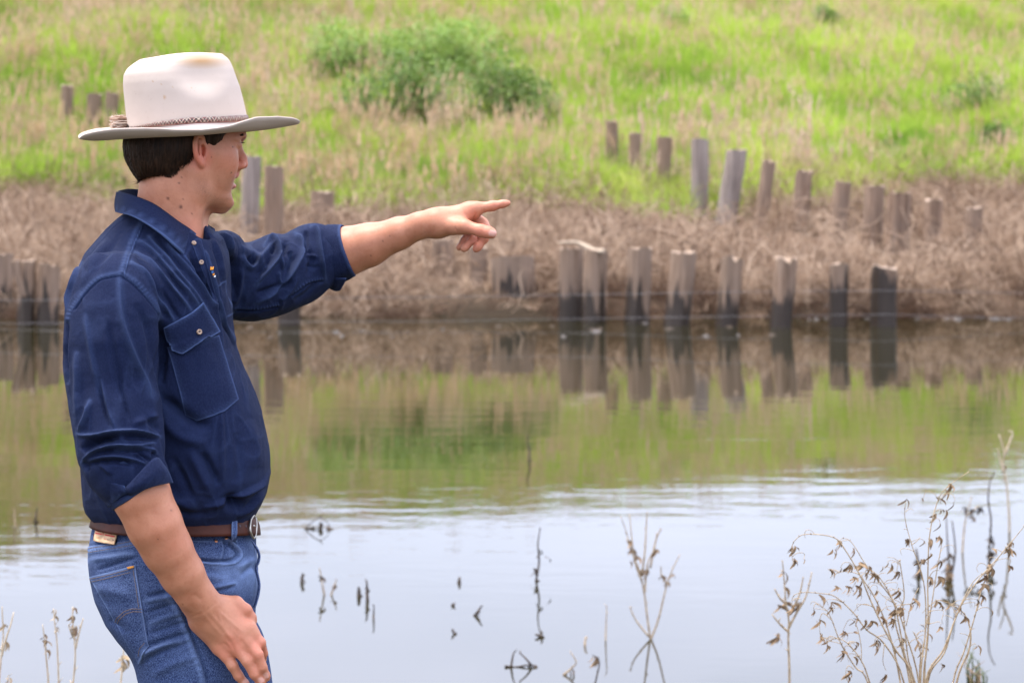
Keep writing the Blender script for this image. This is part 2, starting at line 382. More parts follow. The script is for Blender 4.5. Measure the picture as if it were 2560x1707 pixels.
# ------------------------------------------------------------------ bushes on the hill
def leaf_mat(name, a, b_, trans=.3):
    m, nt, N, L, b = new_mat(name)
    n = n_noise(N, L, geo_pos(N), 3.0, 3); n2 = n_noise(N, L, geo_pos(N), 30.0, 1)
    c = n_ramp(N, L, n_math(N, L, 'ADD', n_math(N, L, 'MULTIPLY', n, .6), n_math(N, L, 'MULTIPLY', n2, .4)), [(.3, a), (.7, b_)])
    L.new(c, b.inputs['Base Color']); b.inputs['Roughness'].default_value = .6
    translucent(m, nt, N, L, b, c, trans); return m
M_LEAFD = leaf_mat("bush_leaves", (.032, .078, .012), (.20, .30, .045))
M_LEAFL = leaf_mat("pale_bush_leaves", (.12, .23, .03), (.33, .43, .10))
M_TWIG = None
def simple_mat(name, col, rough=.7, spec=.3, metal=0.0, noise=None):
    m, nt, N, L, b = new_mat(name)
    if noise:
        n = n_noise(N, L, N.new('ShaderNodeTexCoord').outputs['Object'], noise, 5)
        c = n_ramp(N, L, n, [(.3, tuple(x*.65 for x in col)), (.7, tuple(min(1, x*1.3) for x in col))]); L.new(c, b.inputs['Base Color'])
    else: b.inputs['Base Color'].default_value = (*col, 1)
    b.inputs['Roughness'].default_value = rough; b.inputs['Specular IOR Level'].default_value = spec
    b.inputs['Metallic'].default_value = metal; return m
M_TWIG = simple_mat("twig_bark", (.16, .11, .07), .9, .2, 0, 40)
def bush(px, py, y, wpx, hpx, mat, label, seed, leaves=2600, lsz=.085):
    r = random.Random(seed); c = at(px, py, y); k = y/F; w = wpx*k/2; h = hpx*k
    gz = float(terr(c.x, y)); base = Vector((c.x, y, gz))
    root = empty("bush", base); tag(root, label, "bush", "bushes on the hillside")
    st = MB(); lf = MB(); top = c.z+h*.5-gz
    lobes = []
    for i in range(13):
        a = r.uniform(0, 6.28); q = math.sqrt(r.random())
        lobes.append((Vector((math.cos(a)*q*w*.75, math.sin(a)*q*w*.5, top*(.38+.42*r.random()*(1.15-q)))), r.uniform(.26, .5)*min(w, top)))
    for lc, lr in lobes:
        m1 = Vector((lc.x*.4, lc.y*.4, lc.z*.5))
        st.tube([base+Vector((0, 0, -.05)), base+m1, base+lc], [.03, .02, .008], 5)
        for j in range(leaves//13):
            d = Vector((r.gauss(0, 1), r.gauss(0, 1), r.gauss(0, 1))).normalized(); q = lr*(.35+.75*r.random()**.5)
            p = base+lc+d*q
            if p.z < float(gz)+.05: p.z = gz+.05+r.random()*.2
            lf.leaf(p, d+Vector((r.uniform(-.8, .8), r.uniform(-.8, .8), r.uniform(-.6, .6))), lsz*r.uniform(.6, 1.4), lsz*r.uniform(.4, .75))
    st.build("stems", M_TWIG, root); o = lf.build("foliage", mat, root); o['kind'] = 'stuff'
bush(1235, 205, 48.5, 350, 200, M_LEAFD, "dark green bush at the right end of the thicket on the hillside", 31, 4200, .10)
bush(1000, 215, 48.8, 330, 200, M_LEAFD, "dark green bush in the middle of the hillside thicket", 32, 3600, .10)
bush(905, 130, 53.0, 300, 230, M_LEAFL, "pale green taller bush at the upper left of the hillside thicket", 33, 3600, .10)
bush(1130, 110, 53.5, 340, 190, M_LEAFL, "pale green bush growing behind the dark thicket", 34, 3600, .10)
bush(2440, 215, 50.0, 190, 90, M_LEAFD, "small dark green bush alone on the right of the hillside", 35, 1300)
bush(1690, 20, 60.0, 0.1+110, 70, M_LEAFL, "small green shrub high on the hillside above the posts", 36, 800)
bush(2060, 25, 60.0, 90, 80, M_LEAFD, "small round shrub near the hilltop above the right posts", 37, 700)
bush(2490, 285, 46.0, 110, 50, M_LEAFD, "low leafy shrub below the lone dark bush", 38, 600)

# ------------------------------------------------------------------ timber posts
def post_mat(name, wet, soak=0.0, silver=0.0):
    m, nt, N, L, b = new_mat(name)
    pos = geo_pos(N); tc = N.new('ShaderNodeTexCoord').outputs['Object']
    oi = N.new('ShaderNodeObjectInfo').outputs['Random']
    g = n_noise(N, L, n_map(N, L, pos, (22, 22, 1.0)), 1.0, 5, .6)
    g2 = n_noise(N, L, n_map(N, L, pos, (5, 5, 1.6)), 1.0, 4, .6)
    c = n_ramp(N, L, g, [(.30, (.055, .033, .020)), (.5, (.19, .120, .078)), (.72, (.32, .225, .16))])
    c = n_mix(N, L, n_math(N, L, 'MULTIPLY', n_ramp(N, L, g2, [(.42, (0,)*3), (.62, (1,)*3)]), .6), c, (.16, .115, .085))
    c = n_mix(N, L, n_math(N, L, 'MULTIPLY', oi, .55), c, (.21, .145, .10))
    if silver: c = n_mix(N, L, silver, c, n_ramp(N, L, g, [(.3, (.13, .11, .10)), (.7, (.36, .315, .285))]))
    z = sep(N, L, pos)[2]
    if wet:
        t = n_noise(N, L, n_map(N, L, pos, (9, 9, .7)), 1.0, 4, .6)
        lim = n_math(N, L, 'ADD', n_math(N, L, 'MULTIPLY', t, 1.7), -.74+soak)
        k = n_math(N, L, 'MULTIPLY', n_math(N, L, 'SUBTRACT', lim, z), 9.0, True)
        c = n_mix(N, L, n_math(N, L, 'MULTIPLY', k, .92), c, (.020, .014, .010))
        rr = n_math(N, L, 'SUBTRACT', .85, n_math(N, L, 'MULTIPLY', k, .4)); L.new(rr, b.inputs['Roughness'])
    else: b.inputs['Roughness'].default_value = .85
    L.new(c, b.inputs['Base Color']); b.inputs['Specular IOR Level'].default_value = .3
    n_bump(N, L, b, g, .7, .012); return m
M_POSTW = post_mat("wet_post_timber", True); M_SOAK = post_mat("soaked_post_timber", True, .34); M_POST = post_mat("weathered_post_timber", False)
M_ENDG = simple_mat("post_end_grain", (.30, .22, .16), .9, .2, 0, 25)
M_PALE = post_mat("silvered_timber", False, 0, .6)
def post(px_top, py_top, px_bot, py_bot, y, wpx, label, mat, seed, extra=.45, ragged=.02, wfac=1.0):
    r = random.Random(seed); a = at(px_top, py_top, y); b = at(px_bot, py_bot, y); k = y/F; R = wpx*k/2*wfac
    d = (b-a).normalized(); b = b+d*extra
    n = 18; seg = 9; vs = []; fs = []; mi = []
    lob = [(r.uniform(.0, .05), r.uniform(0, 6.28), kk) for kk in (2, 3, 4, 5)]+[(.02, r.uniform(0, 6.28), 8)]
    tilt = Vector((r.uniform(-.12, .12), r.uniform(-.15, .0), 0))
    top = [r.uniform(-ragged, ragged) for _ in range(n)]
    for i in range(seg+1):
        t = i/seg; c = a.lerp(b, t)+Vector((r.uniform(-1, 1), r.uniform(-1, 1), 0))*R*.03
        for j in range(n):
            th = 2*math.pi*j/n; q = R*(.97+.06*t)*(1+sum(A*math.sin(K*th+P) for A, P, K in lob))
            v = c+Vector((math.cos(th)*q, math.sin(th)*q, 0))
            if i == 0: v.z += (v-c).dot(tilt)+top[j]
            vs.append(v)
    for i in range(seg):
        for j in range(n):
            fs.append((i*n+j, (i+1)*n+j, (i+1)*n+(j+1) % n, i*n+(j+1) % n)); mi.append(0)
    cc = len(vs)
    for j in range(n): vs.append(a+(vs[j]-a)*.55+Vector((0, 0, r.uniform(-.012, .012))))
    for j in range(n): fs.append((j, (j+1) % n, cc+(j+1) % n, cc+j)); mi.append(1)
    fs.append(tuple(cc+j for j in range(n))); mi.append(1)
    root = (a+b)/2; root = b
    vs = [v-root for v in vs]
    o = mesh_obj("timber_post", vs, fs, [mat, M_ENDG], None, True, mi); o.location = root
    try:
        me = o.data; me.set_sharp_from_angle(angle=math.radians(40))
    except Exception: pass
    tag(o, label, "post", "old bridge piles along the far bank"); return o
def wd(py): return (CZ-WZ)*F/(py-HY)     # distance of a water point seen on that row
# front row, standing in the water
y0 = wd(812)
post(2211, 668, 2208, 815, wd(815), 66, "dark wet post at the right end of the front row in the water", M_SOAK, 1)
post(2098, 660, 2095, 815, wd(815), 50, "dark narrow post, second from the right end of the front row", M_SOAK, 2)
post(1966, 648, 1952, 819, wd(819), 54, "grey-brown post leaning right between the dark pair and the split post", M_POSTW, 3, ragged=.05)
post(1832, 648, 1816, 815, wd(815), 56, "split post with a dark vertical gash in the front row", M_POSTW, 4, ragged=.05)
post(1710, 630, 1692, 812, wd(812), 68, "broad leaning post with a pale cut top in the front row", M_POSTW, 5)
post(1600, 622, 1592, 806, wd(806), 64, "reddish-brown post with a black wet foot in the front row", M_POSTW, 6)
post(1490, 626, 1484, 804, wd(804), 58, "post under the fallen pale branch, right one of a close pair", M_POSTW, 7)
post(1428, 622, 1424, 800, wd(800), 60, "post under the fallen pale branch, left one of a close pair", M_POSTW, 8)
post(1282, 644, 1284, 780, 30.8, 108, "wide squat stump with a flat pale top below the pointing hand", M_POSTW, 9, ragged=.01)
post(1195, 618, 1197, 760, 31.6, 46, "dark post partly behind the curled fingers of the pointing hand", M_POST, 10)
post(1106, 600, 1106, 740, 32.4, 56, "pale post in dead grass just below the wrist", M_POST, 11)
post(727, 690, 722, 812, wd(812), 58, "post in the water beneath the raised blue sleeve", M_POSTW, 12)
post(122, 663, 118, 812, wd(812), 58, "pale-topped post at left just behind the man's back", M_POSTW, 13)
post(68, 652, 66, 812, wd(812), 44, "dark post with a slanted pale strut near the left edge", M_POSTW, 14)
post(8, 636, 8, 800, 30.1, 46, "post cut by the left edge of the photo at the waterline", M_POSTW, 15)
# tall posts beside the face
post(631, 392, 620, 640, 37.5, 48, "tall silver-grey post right beside the man's nose", M_PALE, 16)
post(684, 417, 680, 640, 36.5, 52, "tall brown post next to the silver one by the man's chin", M_POST, 17)
post(806, 480, 800, 600, 38.5, 60, "broad faded post in dead grass above the raised sleeve", M_POST, 18)
# upper row climbing to the left
post(1452, 266, 1452, 330, 50.5, 30, "isolated grey post stub beside the dark thicket on the hillside", M_PALE, 19, ragged=.004)
post(1530, 304, 1532, 470, 44.5, 34, "faded post half hidden in green grass, uppermost of the long row", M_POST, 20)
post(1588, 334, 1586, 480, 43.5, 30, "short faded post behind the pale flowering weed", M_POST, 21)
post(1661, 344, 1654, 500, 42.2, 38, "brown post with a notched top left of the tall silver post", M_POST, 22)
post(1749, 350, 1748, 560, 40.4, 44, "tall silver post rising highest against the green grass", M_PALE, 23)
post(1842, 376, 1812, 570, 40.0, 56, "thick silver post leaning right beside the tallest one", M_PALE, 24)
post(1922, 404, 1900, 570, 39.6, 36, "thin crooked post in the middle of the upper row", M_POST, 25, ragged=.05)
post(2011, 430, 1998, 590, 39.0, 44, "brown post with a dark band near its top in the upper row", M_POST, 26, ragged=.05)
post(2108, 455, 2090, 610, 38.0, 44, "faint brown post leaning right, below the green grass edge", M_POST, 27)
post(2186, 466, 2178, 630, 37.0, 50, "pale-topped post above the dark narrow pair of front posts", M_POST, 28)
post(2248, 484, 2240, 640, 36.2, 58, "dull wide post buried in dead grass right of the pale-topped one", M_POST, 29)
post(2334, 500, 2330, 640, 35.5, 44, "dull narrow post deep in the dead grass near the right side", M_POST, 30)
post(2436, 520, 2428, 650, 34.8, 44, "last post of the upper row, greyish, nearest the right edge", M_POST, 31)
# far left
post(168, 214, 168, 310, 49.0, 30, "narrow post standing apart at far left on the green slope", M_POST, 32)
post(236, 236, 232, 320, 49.0, 40, "faded wide post left of its twin behind the hat brim", M_POST, 33)
post(280, 233, 280, 320, 48.6, 34, "darker twin post close behind the hat's rear brim", M_POST, 34)
def strut():
    mb = MB(); y = wd(812)-.1
    mb.tube(catmull([at(38, 648, y), at(46, 690, y), at(62, 745, y)], 4), [.05, .052, .05, .05, .048, .045, .04, .035, .03], 8)
    o = mb.build("wooden_strut", M_POST); tag(o, "short pale strut slanting against the dark post at the left edge", "strut")
strut()
def branch():
    mb = MB(); y = 29.3
    pts = catmull([at(1395, 607, y), at(1440, 606, y), at(1465, 617, y-.1), at(1490, 628, y-.2), at(1508, 628, y-.3)], 4)
    mb.tube(pts, [.010+.022*min(1, i/8) for i in range(len(pts))], 7)
    o = mb.build("fallen_branch", simple_mat("pale_dead_wood", (.42, .33, .24), .8, .2, 0, 20)); tag(o, "pale bent dead branch lying on top of two posts", "branch")
branch()
M_WIRE = simple_mat("galvanised_wire", (.22, .21, .21), .6, .4, .3)
def wire(rows, label):
    mb = MB(); mb.tube([at(px, py, y) for px, py, y in rows], .0022, 5)
    o = mb.build("fence_wire", M_WIRE); tag(o, label, "wire", "wires strung along the front posts")
yf = wd(814)-.22
wire([(-150, 752, yf+.2), (120, 750, yf), (720, 745, yf), (1100, 742, yf), (1430, 737, yf+.2), (1600, 734, yf+.1), (1700, 732, yf-.05), (1825, 730, yf-.1), (2095, 727, yf-.1), (2215, 726, yf-.15), (2700, 735, yf+.4)], "upper thin wire strung across the front posts above the water")
wire([(-150, 810, yf+.2), (120, 808, yf), (720, 804, yf), (1100, 803, yf), (1430, 797, yf+.2), (1600, 794, yf+.1), (1700, 793, yf-.05), (1825, 791, yf-.1), (2095, 787, yf-.1), (2215, 786, yf-.15), (2700, 800, yf+.4)], "lower thin wire strung across the front posts at the waterline")
# ------------------------------------------------------------------ modelling by distance fields (for body, clothes, hat)
class Cone:
    """tapered capsule, optionally flattened along an axis n (s > 1 is thinner)"""
    slack = 1.0
    def __init__(o, a, b, ra, rb, n=None, s=1.0):
        o.a = np.array(a, float); o.b = np.array(b, float); o.ra = ra; o.rb = rb
        o.n = None if n is None else np.array(Vector(n).normalized()); o.s = s
        if s > 1: o.slack = s
    def __call__(o, P):
        d = o.b-o.a; q = P-o.a; t = np.clip(q@d/max(d@d, 1e-12), 0, 1); e = q-t[:, None]*d
        l2 = (e*e).sum(1)
        if o.n is not None: l2 = l2+(o.s**2-1)*(e@o.n)**2
        return np.sqrt(l2)-(o.ra+(o.rb-o.ra)*t)
class Ell:
    slack = 1.6
    def __init__(o, c, r, R=None):
        o.c = np.array(c, float); o.r = np.array(r, float); o.R = None if R is None else np.array(R)
        o.slack = max(r)/min(r)*1.1
    def __call__(o, P):
        q = P-o.c
        if o.R is not None: q = q@o.R.T
        k0 = np.sqrt(((q/o.r)**2).sum(1)); k1 = np.sqrt(((q/o.r**2)**2).sum(1))+1e-9
        return k0*(k0-1)/k1
class Loft:
    """stack of superellipse slices along z; each row: z, cx, cy, hx, hy, shear"""
    slack = 2.2
    def __init__(o, rows, p=2.3, R=None, origin=(0, 0, 0)):
        a = np.array(sorted(rows), float); o.z = a[:, 0]; o.a = a; o.p = p
        o.R = None if R is None else np.array(R); o.o = np.array(origin, float)
    def __call__(o, P):
        if o.R is not None: P = (P-o.o)@o.R.T
        z = np.clip(P[:, 2], o.z[0], o.z[-1])
        I = lambda k: np.interp(z, o.z, o.a[:, k])
        cx, cy, hx, hy, sh = I(1), I(2), I(3), I(4), I(5)
        dx = P[:, 0]-cx; dy = P[:, 1]-cy+sh*dx
        n = ((np.abs(dx)/hx)**o.p+(np.abs(dy)/hy)**o.p+1e-12)**(1/o.p)
        m = np.minimum(hx, hy)
        d = np.where(n < 1, (n-1)*m, (n-1)*np.sqrt(dx*dx+dy*dy)/np.maximum(n, 1e-6))
        dz = np.maximum(o.z[0]-P[:, 2], P[:, 2]-o.z[-1])
        return np.where(dz > 0, np.sqrt(np.maximum(d, 0)**2+dz**2), np.maximum(d, dz))
class Poly:
    """prism on a polygon drawn in a plane: fn(P) -> (u, v, w) with the polygon in u, v; scale makes it metres"""
    slack = 1.2
    def __init__(o, pts, fn, scale, w0=-9, w1=9): o.p = np.array(pts, float); o.fn = fn; o.k = scale; o.w0 = w0; o.w1 = w1
    def __call__(o, P):
        u, v, w = o.fn(P); n = len(o.p); d = np.full(len(P), 1e18); s = np.ones(len(P))
        for i in range(n):
            a = o.p[i]; b = o.p[i-1]; e = b-a; wx = u-a[0]; wy = v-a[1]
            t = np.clip((wx*e[0]+wy*e[1])/(e@e), 0, 1); bx = wx-e[0]*t; by = wy-e[1]*t
            d = np.minimum(d, bx*bx+by*by)
            c1 = v >= a[1]; c2 = v < b[1]; c3 = e[0]*wy > e[1]*wx
            s = np.where((c1 & c2 & c3) | (~c1 & ~c2 & ~c3), -s, s)
        return np.maximum(s*np.sqrt(d)*o.k, np.maximum(o.w0-w, w-o.w1))
class Half:
    slack = 1.0
    def __init__(o, p, n): o.p = np.array(p, float); o.n = np.array(Vector(n).normalized())
    def __call__(o, P): return (P-o.p)@o.n
class Inv:
    def __init__(o, f): o.f = f; o.slack = f.slack
    def __call__(o, P): return -o.f(P)
class Off:
    def __init__(o, f, r): o.f = f; o.r = r; o.slack = f.slack
    def __call__(o, P): return o.f(P)-o.r
class Group:
    slack = 1.8
    def __init__(o, ops): o.ops = ops
    def __call__(o, P): return sdf_eval(o.ops, P)
def sdf_eval(ops, P):
    d = None
    for f, op, k in ops:
        e = f(P)
        if d is None: d = e; continue
        if op == 'u':
            if k > 0: h = np.maximum(k-np.abs(d-e), 0)/k; d = np.minimum(d, e)-h*h*k*.25
            else: d = np.minimum(d, e)
        elif op == 's' or op == 'i':
            if op == 's': e = -e
            if k > 0: h = np.maximum(k-np.abs(d-e), 0)/k; d = np.maximum(d, e)+h*h*k*.25
            else: d = np.maximum(d, e)
    return d
def chain(pts, k=0.012, n=None, s=1.0):
    """tapered tube through (point, radius) pairs as one field"""
    return [(Cone(pts[i][0], pts[i+1][0], pts[i][1], pts[i+1][1], n, s), 'u', k) for i in range(len(pts)-1)]
def polygonise(ops, lo, hi, h, B=16):
    lo = np.array(lo, float); hi = np.array(hi, float)
    nb = np.ceil((hi-lo)/(h*B)).astype(int); big = nb*B+3
    key = lambda i, j, k: (i.astype(np.int64)*big[1]+j)*big[2]+k
    half = h*B*math.sqrt(3)/2
    bi = np.stack(np.meshgrid(*[np.arange(n) for n in nb], indexing='ij'), -1).reshape(-1, 3)
    ctr = lo+(bi+.5)*h*B
    near = [op == 'i' or None for _, op, _ in ops]
    masks = []
    for n_, (f, op, k) in enumerate(ops):
        masks.append(np.abs(f(ctr)) < (half+k)*f.slack+.004 if op == 'i' else f(ctr) < (half+k)*f.slack+.004)
        if op == 'i': masks[-1] = np.ones(len(ctr), bool)
    masks = np.array(masks); anyu = masks[[i for i, o_ in enumerate(ops) if o_[1] == 'u']].any(0)
    g = np.arange(B+1); G = np.stack(np.meshgrid(g, g, g, indexing='ij'), -1).reshape(-1, 3)
    VK = []; VP = []; Q = []
    for b in np.nonzero(anyu)[0]:
        sub = [ops[i] for i in range(len(ops)) if masks[i, b]]
        if not sub or sub[0][1] != 'u':
            us = [i for i, s_ in enumerate(sub) if s_[1] == 'u']
            if not us: continue
            sub = sub[us[0]:]
        base = bi[b]*B; P = lo+(base+G)*h
        d = sdf_eval(sub, P).reshape(B+1, B+1, B+1)
        ins = d < 0
        if ins.all() or not ins.any(): continue
        c = np.zeros((B, B, B), int)
        sl = (slice(0, B), slice(1, B+1))
        for a in range(8): c += ins[sl[a & 1], sl[(a >> 1) & 1], sl[(a >> 2) & 1]]
        act = np.stack(np.nonzero((c > 0) & (c < 8)), -1)
        acc = np.zeros((len(act), 3)); cnt = np.zeros(len(act))
        for ax in range(3):
            for o1 in (0, 1):
                for o2 in (0, 1):
                    p = act.copy(); oth = [x for x in range(3) if x != ax]
                    p[:, oth[0]] += o1; p[:, oth[1]] += o2; q = p.copy(); q[:, ax] += 1
                    d0 = d[p[:, 0], p[:, 1], p[:, 2]]; d1 = d[q[:, 0], q[:, 1], q[:, 2]]
                    m = (d0 < 0) != (d1 < 0); t = np.where(m, d0/np.where(m, d0-d1, 1), 0)
                    x = p.astype(float); x[:, ax] += t; acc += x*m[:, None]; cnt += m
        VP.append(lo+(base+acc/cnt[:, None])*h); ga = act+base+1; VK.append(key(ga[:, 0], ga[:, 1], ga[:, 2]))
        for ax in range(3):
            s0 = [slice(0, B)]*3; s1 = list(s0); s1[ax] = slice(1, B+1)
            m = ins[tuple(s0)] != ins[tuple(s1)]; e = np.stack(np.nonzero(m), -1)
            if not len(e): continue
            fl = ins[e[:, 0], e[:, 1], e[:, 2]]; e = e+base+1; u, v = [(1, 2), (2, 0), (0, 1)][ax]
            cs = []
            for du, dv in ((0, 0), (-1, 0), (-1, -1), (0, -1)):
                x = e.copy(); x[:, u] += du; x[:, v] += dv; cs.append(key(x[:, 0], x[:, 1], x[:, 2]))
            cs = np.stack(cs, 1); cs[~fl] = cs[~fl][:, ::-1]; Q.append(cs)
    VK = np.concatenate(VK); VP = np.concatenate(VP); Q = np.concatenate(Q)
    o = np.argsort(VK); VK = VK[o]; VP = VP[o]
    ix = np.clip(np.searchsorted(VK, Q), 0, len(VK)-1); ok = (VK[ix] == Q).all(1)
    return VP, ix[ok]
def vnormals(V, Q):
    n = np.cross(V[Q[:, 2]]-V[Q[:, 0]], V[Q[:, 3]]-V[Q[:, 1]]); N = np.zeros_like(V)
    for k in range(4): np.add.at(N, Q[:, k], n)
    return N/(np.linalg.norm(N, axis=1)[:, None]+1e-12)
def relax(V, Q, it=2, lam=.5):
    E = np.concatenate([Q[:, [0, 1]], Q[:, [1, 2]], Q[:, [2, 3]], Q[:, [3, 0]]])
    for _ in range(it):
        S = np.zeros_like(V); C = np.zeros(len(V))
        np.add.at(S, E[:, 0], V[E[:, 1]]); np.add.at(C, E[:, 0], 1)
        V = V+lam*(S/np.maximum(C, 1)[:, None]-V)
    return V
def topx(V):
    return np.stack([1280+V[:, 0]/V[:, 1]*F, HY+(CZ-V[:, 2])/V[:, 1]*F], 1)
def polydist(p, pl):
    """distance of 2-d points to a polyline, and the position along it in 0..1, and the signed side"""
    pl = np.array(pl, float); L = np.concatenate([[0], np.cumsum(np.linalg.norm(np.diff(pl, axis=0), axis=1))])
    best = np.full(len(p), 1e9); s = np.zeros(len(p)); sg = np.zeros(len(p))
    for i in range(len(pl)-1):
        a = pl[i]; e = pl[i+1]-a; q = p-a; t = np.clip(q@e/(e@e+1e-9), 0, 1); r = q-t[:, None]*e
        d = np.hypot(r[:, 0], r[:, 1]); m = d < best
        best[m] = d[m]; s[m] = (L[i]+t*(L[i+1]-L[i]))[m]; sg[m] = np.sign(e[0]*q[:, 1]-e[1]*q[:, 0])[m]
    return best, s/L[-1], sg, L[-1]
def vnoise(P, s, seed=0):
    """smooth lattice noise in -1..1"""
    r = np.random.default_rng(seed); T = r.uniform(-1, 1, 4096)
    q = P*s; i = np.floor(q).astype(np.int64); f = q-i; f = f*f*(3-2*f); out = 0
    for a in (0, 1):
        for b in (0, 1):
            for c in (0, 1):
                hsh = ((i[:, 0]+a)*73856093 ^ (i[:, 1]+b)*19349663 ^ (i[:, 2]+c)*83492791) & 4095
                w = (f[:, 0] if a else 1-f[:, 0])*(f[:, 1] if b else 1-f[:, 1])*(f[:, 2] if c else 1-f[:, 2])
                out = out+T[hsh]*w
    return out
def col_attr(o, name, val):
    a = o.data.attributes.new(name, 'FLOAT', 'POINT'); a.data.foreach_set('value', np.ascontiguousarray(val, dtype=np.float32))
# ------------------------------------------------------------------ the man: skin
HH = math.radians(18)                      # the head is turned a little away
HF = np.array([math.cos(HH), math.sin(HH), 0]); HS = np.array([math.sin(HH), -math.cos(HH), 0])
HC = np.array(at(455, 400, 4.40)); KH = F/4.40
def H(px, py, side=0.0):
    """head point seen at px, py, lying `side` metres off the head's middle plane (towards the camera is +)"""
    k = (px-1280.0)/F; c = math.cos(HH); S = math.sin(HH)
    fwd = (k*(HC[1]-side*c)-HC[0]-side*S)/(c-k*S)
    p = HC+HF*fwd+HS*side; p[2] = CZ-(py-HY)/F*p[1]; return p
HR = np.stack([HF, HS, np.array([0, 0, 1.0])])
def head_ops():
    ops = []
    rows = []
    for r, fx, bx, hw in [(322, 608, 380, .068), (335, 609, 380, .0695), (348, 606, 385, .070), (360, 598, 390, .0695), (375, 594, 400, .0695), (392, 592, 410, .0685),
                          (410, 591, 420, .066), (430, 588, 430, .0625), (450, 584, 440, .0585), (466, 582, 455, .055), (480, 577, 468, .0505), (495, 577, 485, .045),
                          (508, 573, 500, .037), (518, 565, 515, .027), (526, 553, 520, .016)]:
        f1 = (fx-3.5-455)/KH/math.cos(HH)-.002; b1 = (bx-455)/KH/math.cos(HH)
        rows.append((-(r-400)/KH, (f1+b1)/2, 0, (f1-b1)/2, hw, 0))
    ops.append((Loft(rows, 2.08, HR, HC), 'u', 0))
    E = lambda px, py, s, r: Ell(H(px, py, s), r, HR)
    ops.append((E(452, 345, 0, (.0895, .075, .100)), 'u', .02))
    # neck
    nk = [(at(408, 640, 4.40), .082), (at(420, 575, 4.40), .066), (at(428, 520, 4.395), .0565), (at(433, 470, 4.39), .0555), (at(440, 420, 4.39), .053)]
    ops += chain([(np.array(p), r) for p, r in nk], .02)
    ops.append((Cone(H(494, 440, .052), at(478, 590, 4.345), .012, .012), 'u', .035))
    ops.append((Cone(H(484, 538, .0), at(474, 580, 4.38), .018, .018), 'u', .025))
    # jaw and cheek bone
    for s in (1, -1):
        ops.append((Cone(H(497, 432, .055*s), H(497, 474, .0475*s), .010, .011), 'u', .03))
        ops.append((Cone(H(497, 474, .0475*s), H(556, 507, .016*s), .011, .011), 'u', .03))
        ops.append((Cone(H(563, 388, .046*s), H(520, 384, .060*s), .009, .006), 'u', .03))
        ops.append((E(556, 415, .040*s, (.020, .016, .026)), 'u', .03))
    ops.append((Ell(H(557, 502, 0), (.0125, .017, .0125), HR), 'u', .02))
    # brow, eyes
    ops.append((Cone(H(600, 341, .024), H(600, 341, -.024), .0075, .0075), 'u', .014))
    ops.append((Cone(H(600, 341, .024), H(583, 347, .046), .0075, .006), 'u', .014))
    for s in (1, -1):
        ops.append((E(604, 361, .030*s, (.011, .014, .0085)), 's', .010))
        ops.append((E(590, 362, .0325*s, (.0115, .0125, .0105)), 'u', .004))
    # nose
    ops.append((Cone(H(594, 361, 0), H(606, 396, 0), .0062, .0080), 'u', .010))
    ops.append((Cone(H(606, 396, 0), H(607.5, 410, 0), .0078, .0096), 'u', .006))
    for s in (1, -1):
        ops.append((E(602, 414, .0120*s, (.0092, .0060, .0072)), 'u', .005))
    ops.append((E(592, 424, 0, (.005, .009, .006)), 'u', .010))
    for s in (1, -1): ops.append((E(611, 424.5, .0072*s, (.0058, .0036, .0048)), 's', .003))
    # lips
    for a, b_, r, rr in [((587.0, 437.5), (575, 443), .0060, .0035), ((582.0, 468.5), (571, 462), .0064, .0035)]:
        for s in (1, -1): ops.append((Cone(H(a[0], a[1], 0), H(b_[0], b_[1], .023*s), r, rr), 'u', .007))
    for s in (1, -1): ops.append((Cone(H(593, 453, 0), H(577, 453.5, .024*s), .0032, .0012), 's', .005))
    ops.append((Cone(H(586, 484, .014), H(586, 484, -.014), .006, .006), 's', .014))
    # ears
    for s in (1, -1):
        P = lambda px, py, o: H(px, py, .071+o) if s > 0 else HC+(H(px, py, .071+o)-HC)@HR.T@np.diag([1, -1, 1])@HR
        hx = [(508, 352, .004), (504, 343, .010), (496, 340, .015), (489.5, 347, .019), (487.5, 362, .020), (489, 382, .019), (494, 398, .015), (501, 409, .010)]
        ops.append((Ell(P(500, 374, .008), (.0105, .0048, .026), HR), 'u', .006))
        ops.append((Ell(P(507, 378, .011), (.0062, .0135, .0120), HR), 's', .0025))
        ops.append((Ell(P(495, 366, .020), (.0026, .0050, .016), HR), 's', .003))
        ops += chain([(np.array(q), .0048) for q in catmull([P(*q) for q in hx], 5)], .0)
        ops.append((Ell(P(505, 410.5, .008), (.0055, .0044, .0078), HR), 'u', .005))
        ops.append((Ell(P(512.5, 388, .002), (.0030, .0040, .0060), HR), 'u', .004))
        ops.append((Cone(P(500, 366, .014), P(503, 396, .012), .0022, .0028), 'u', .004))
    return ops
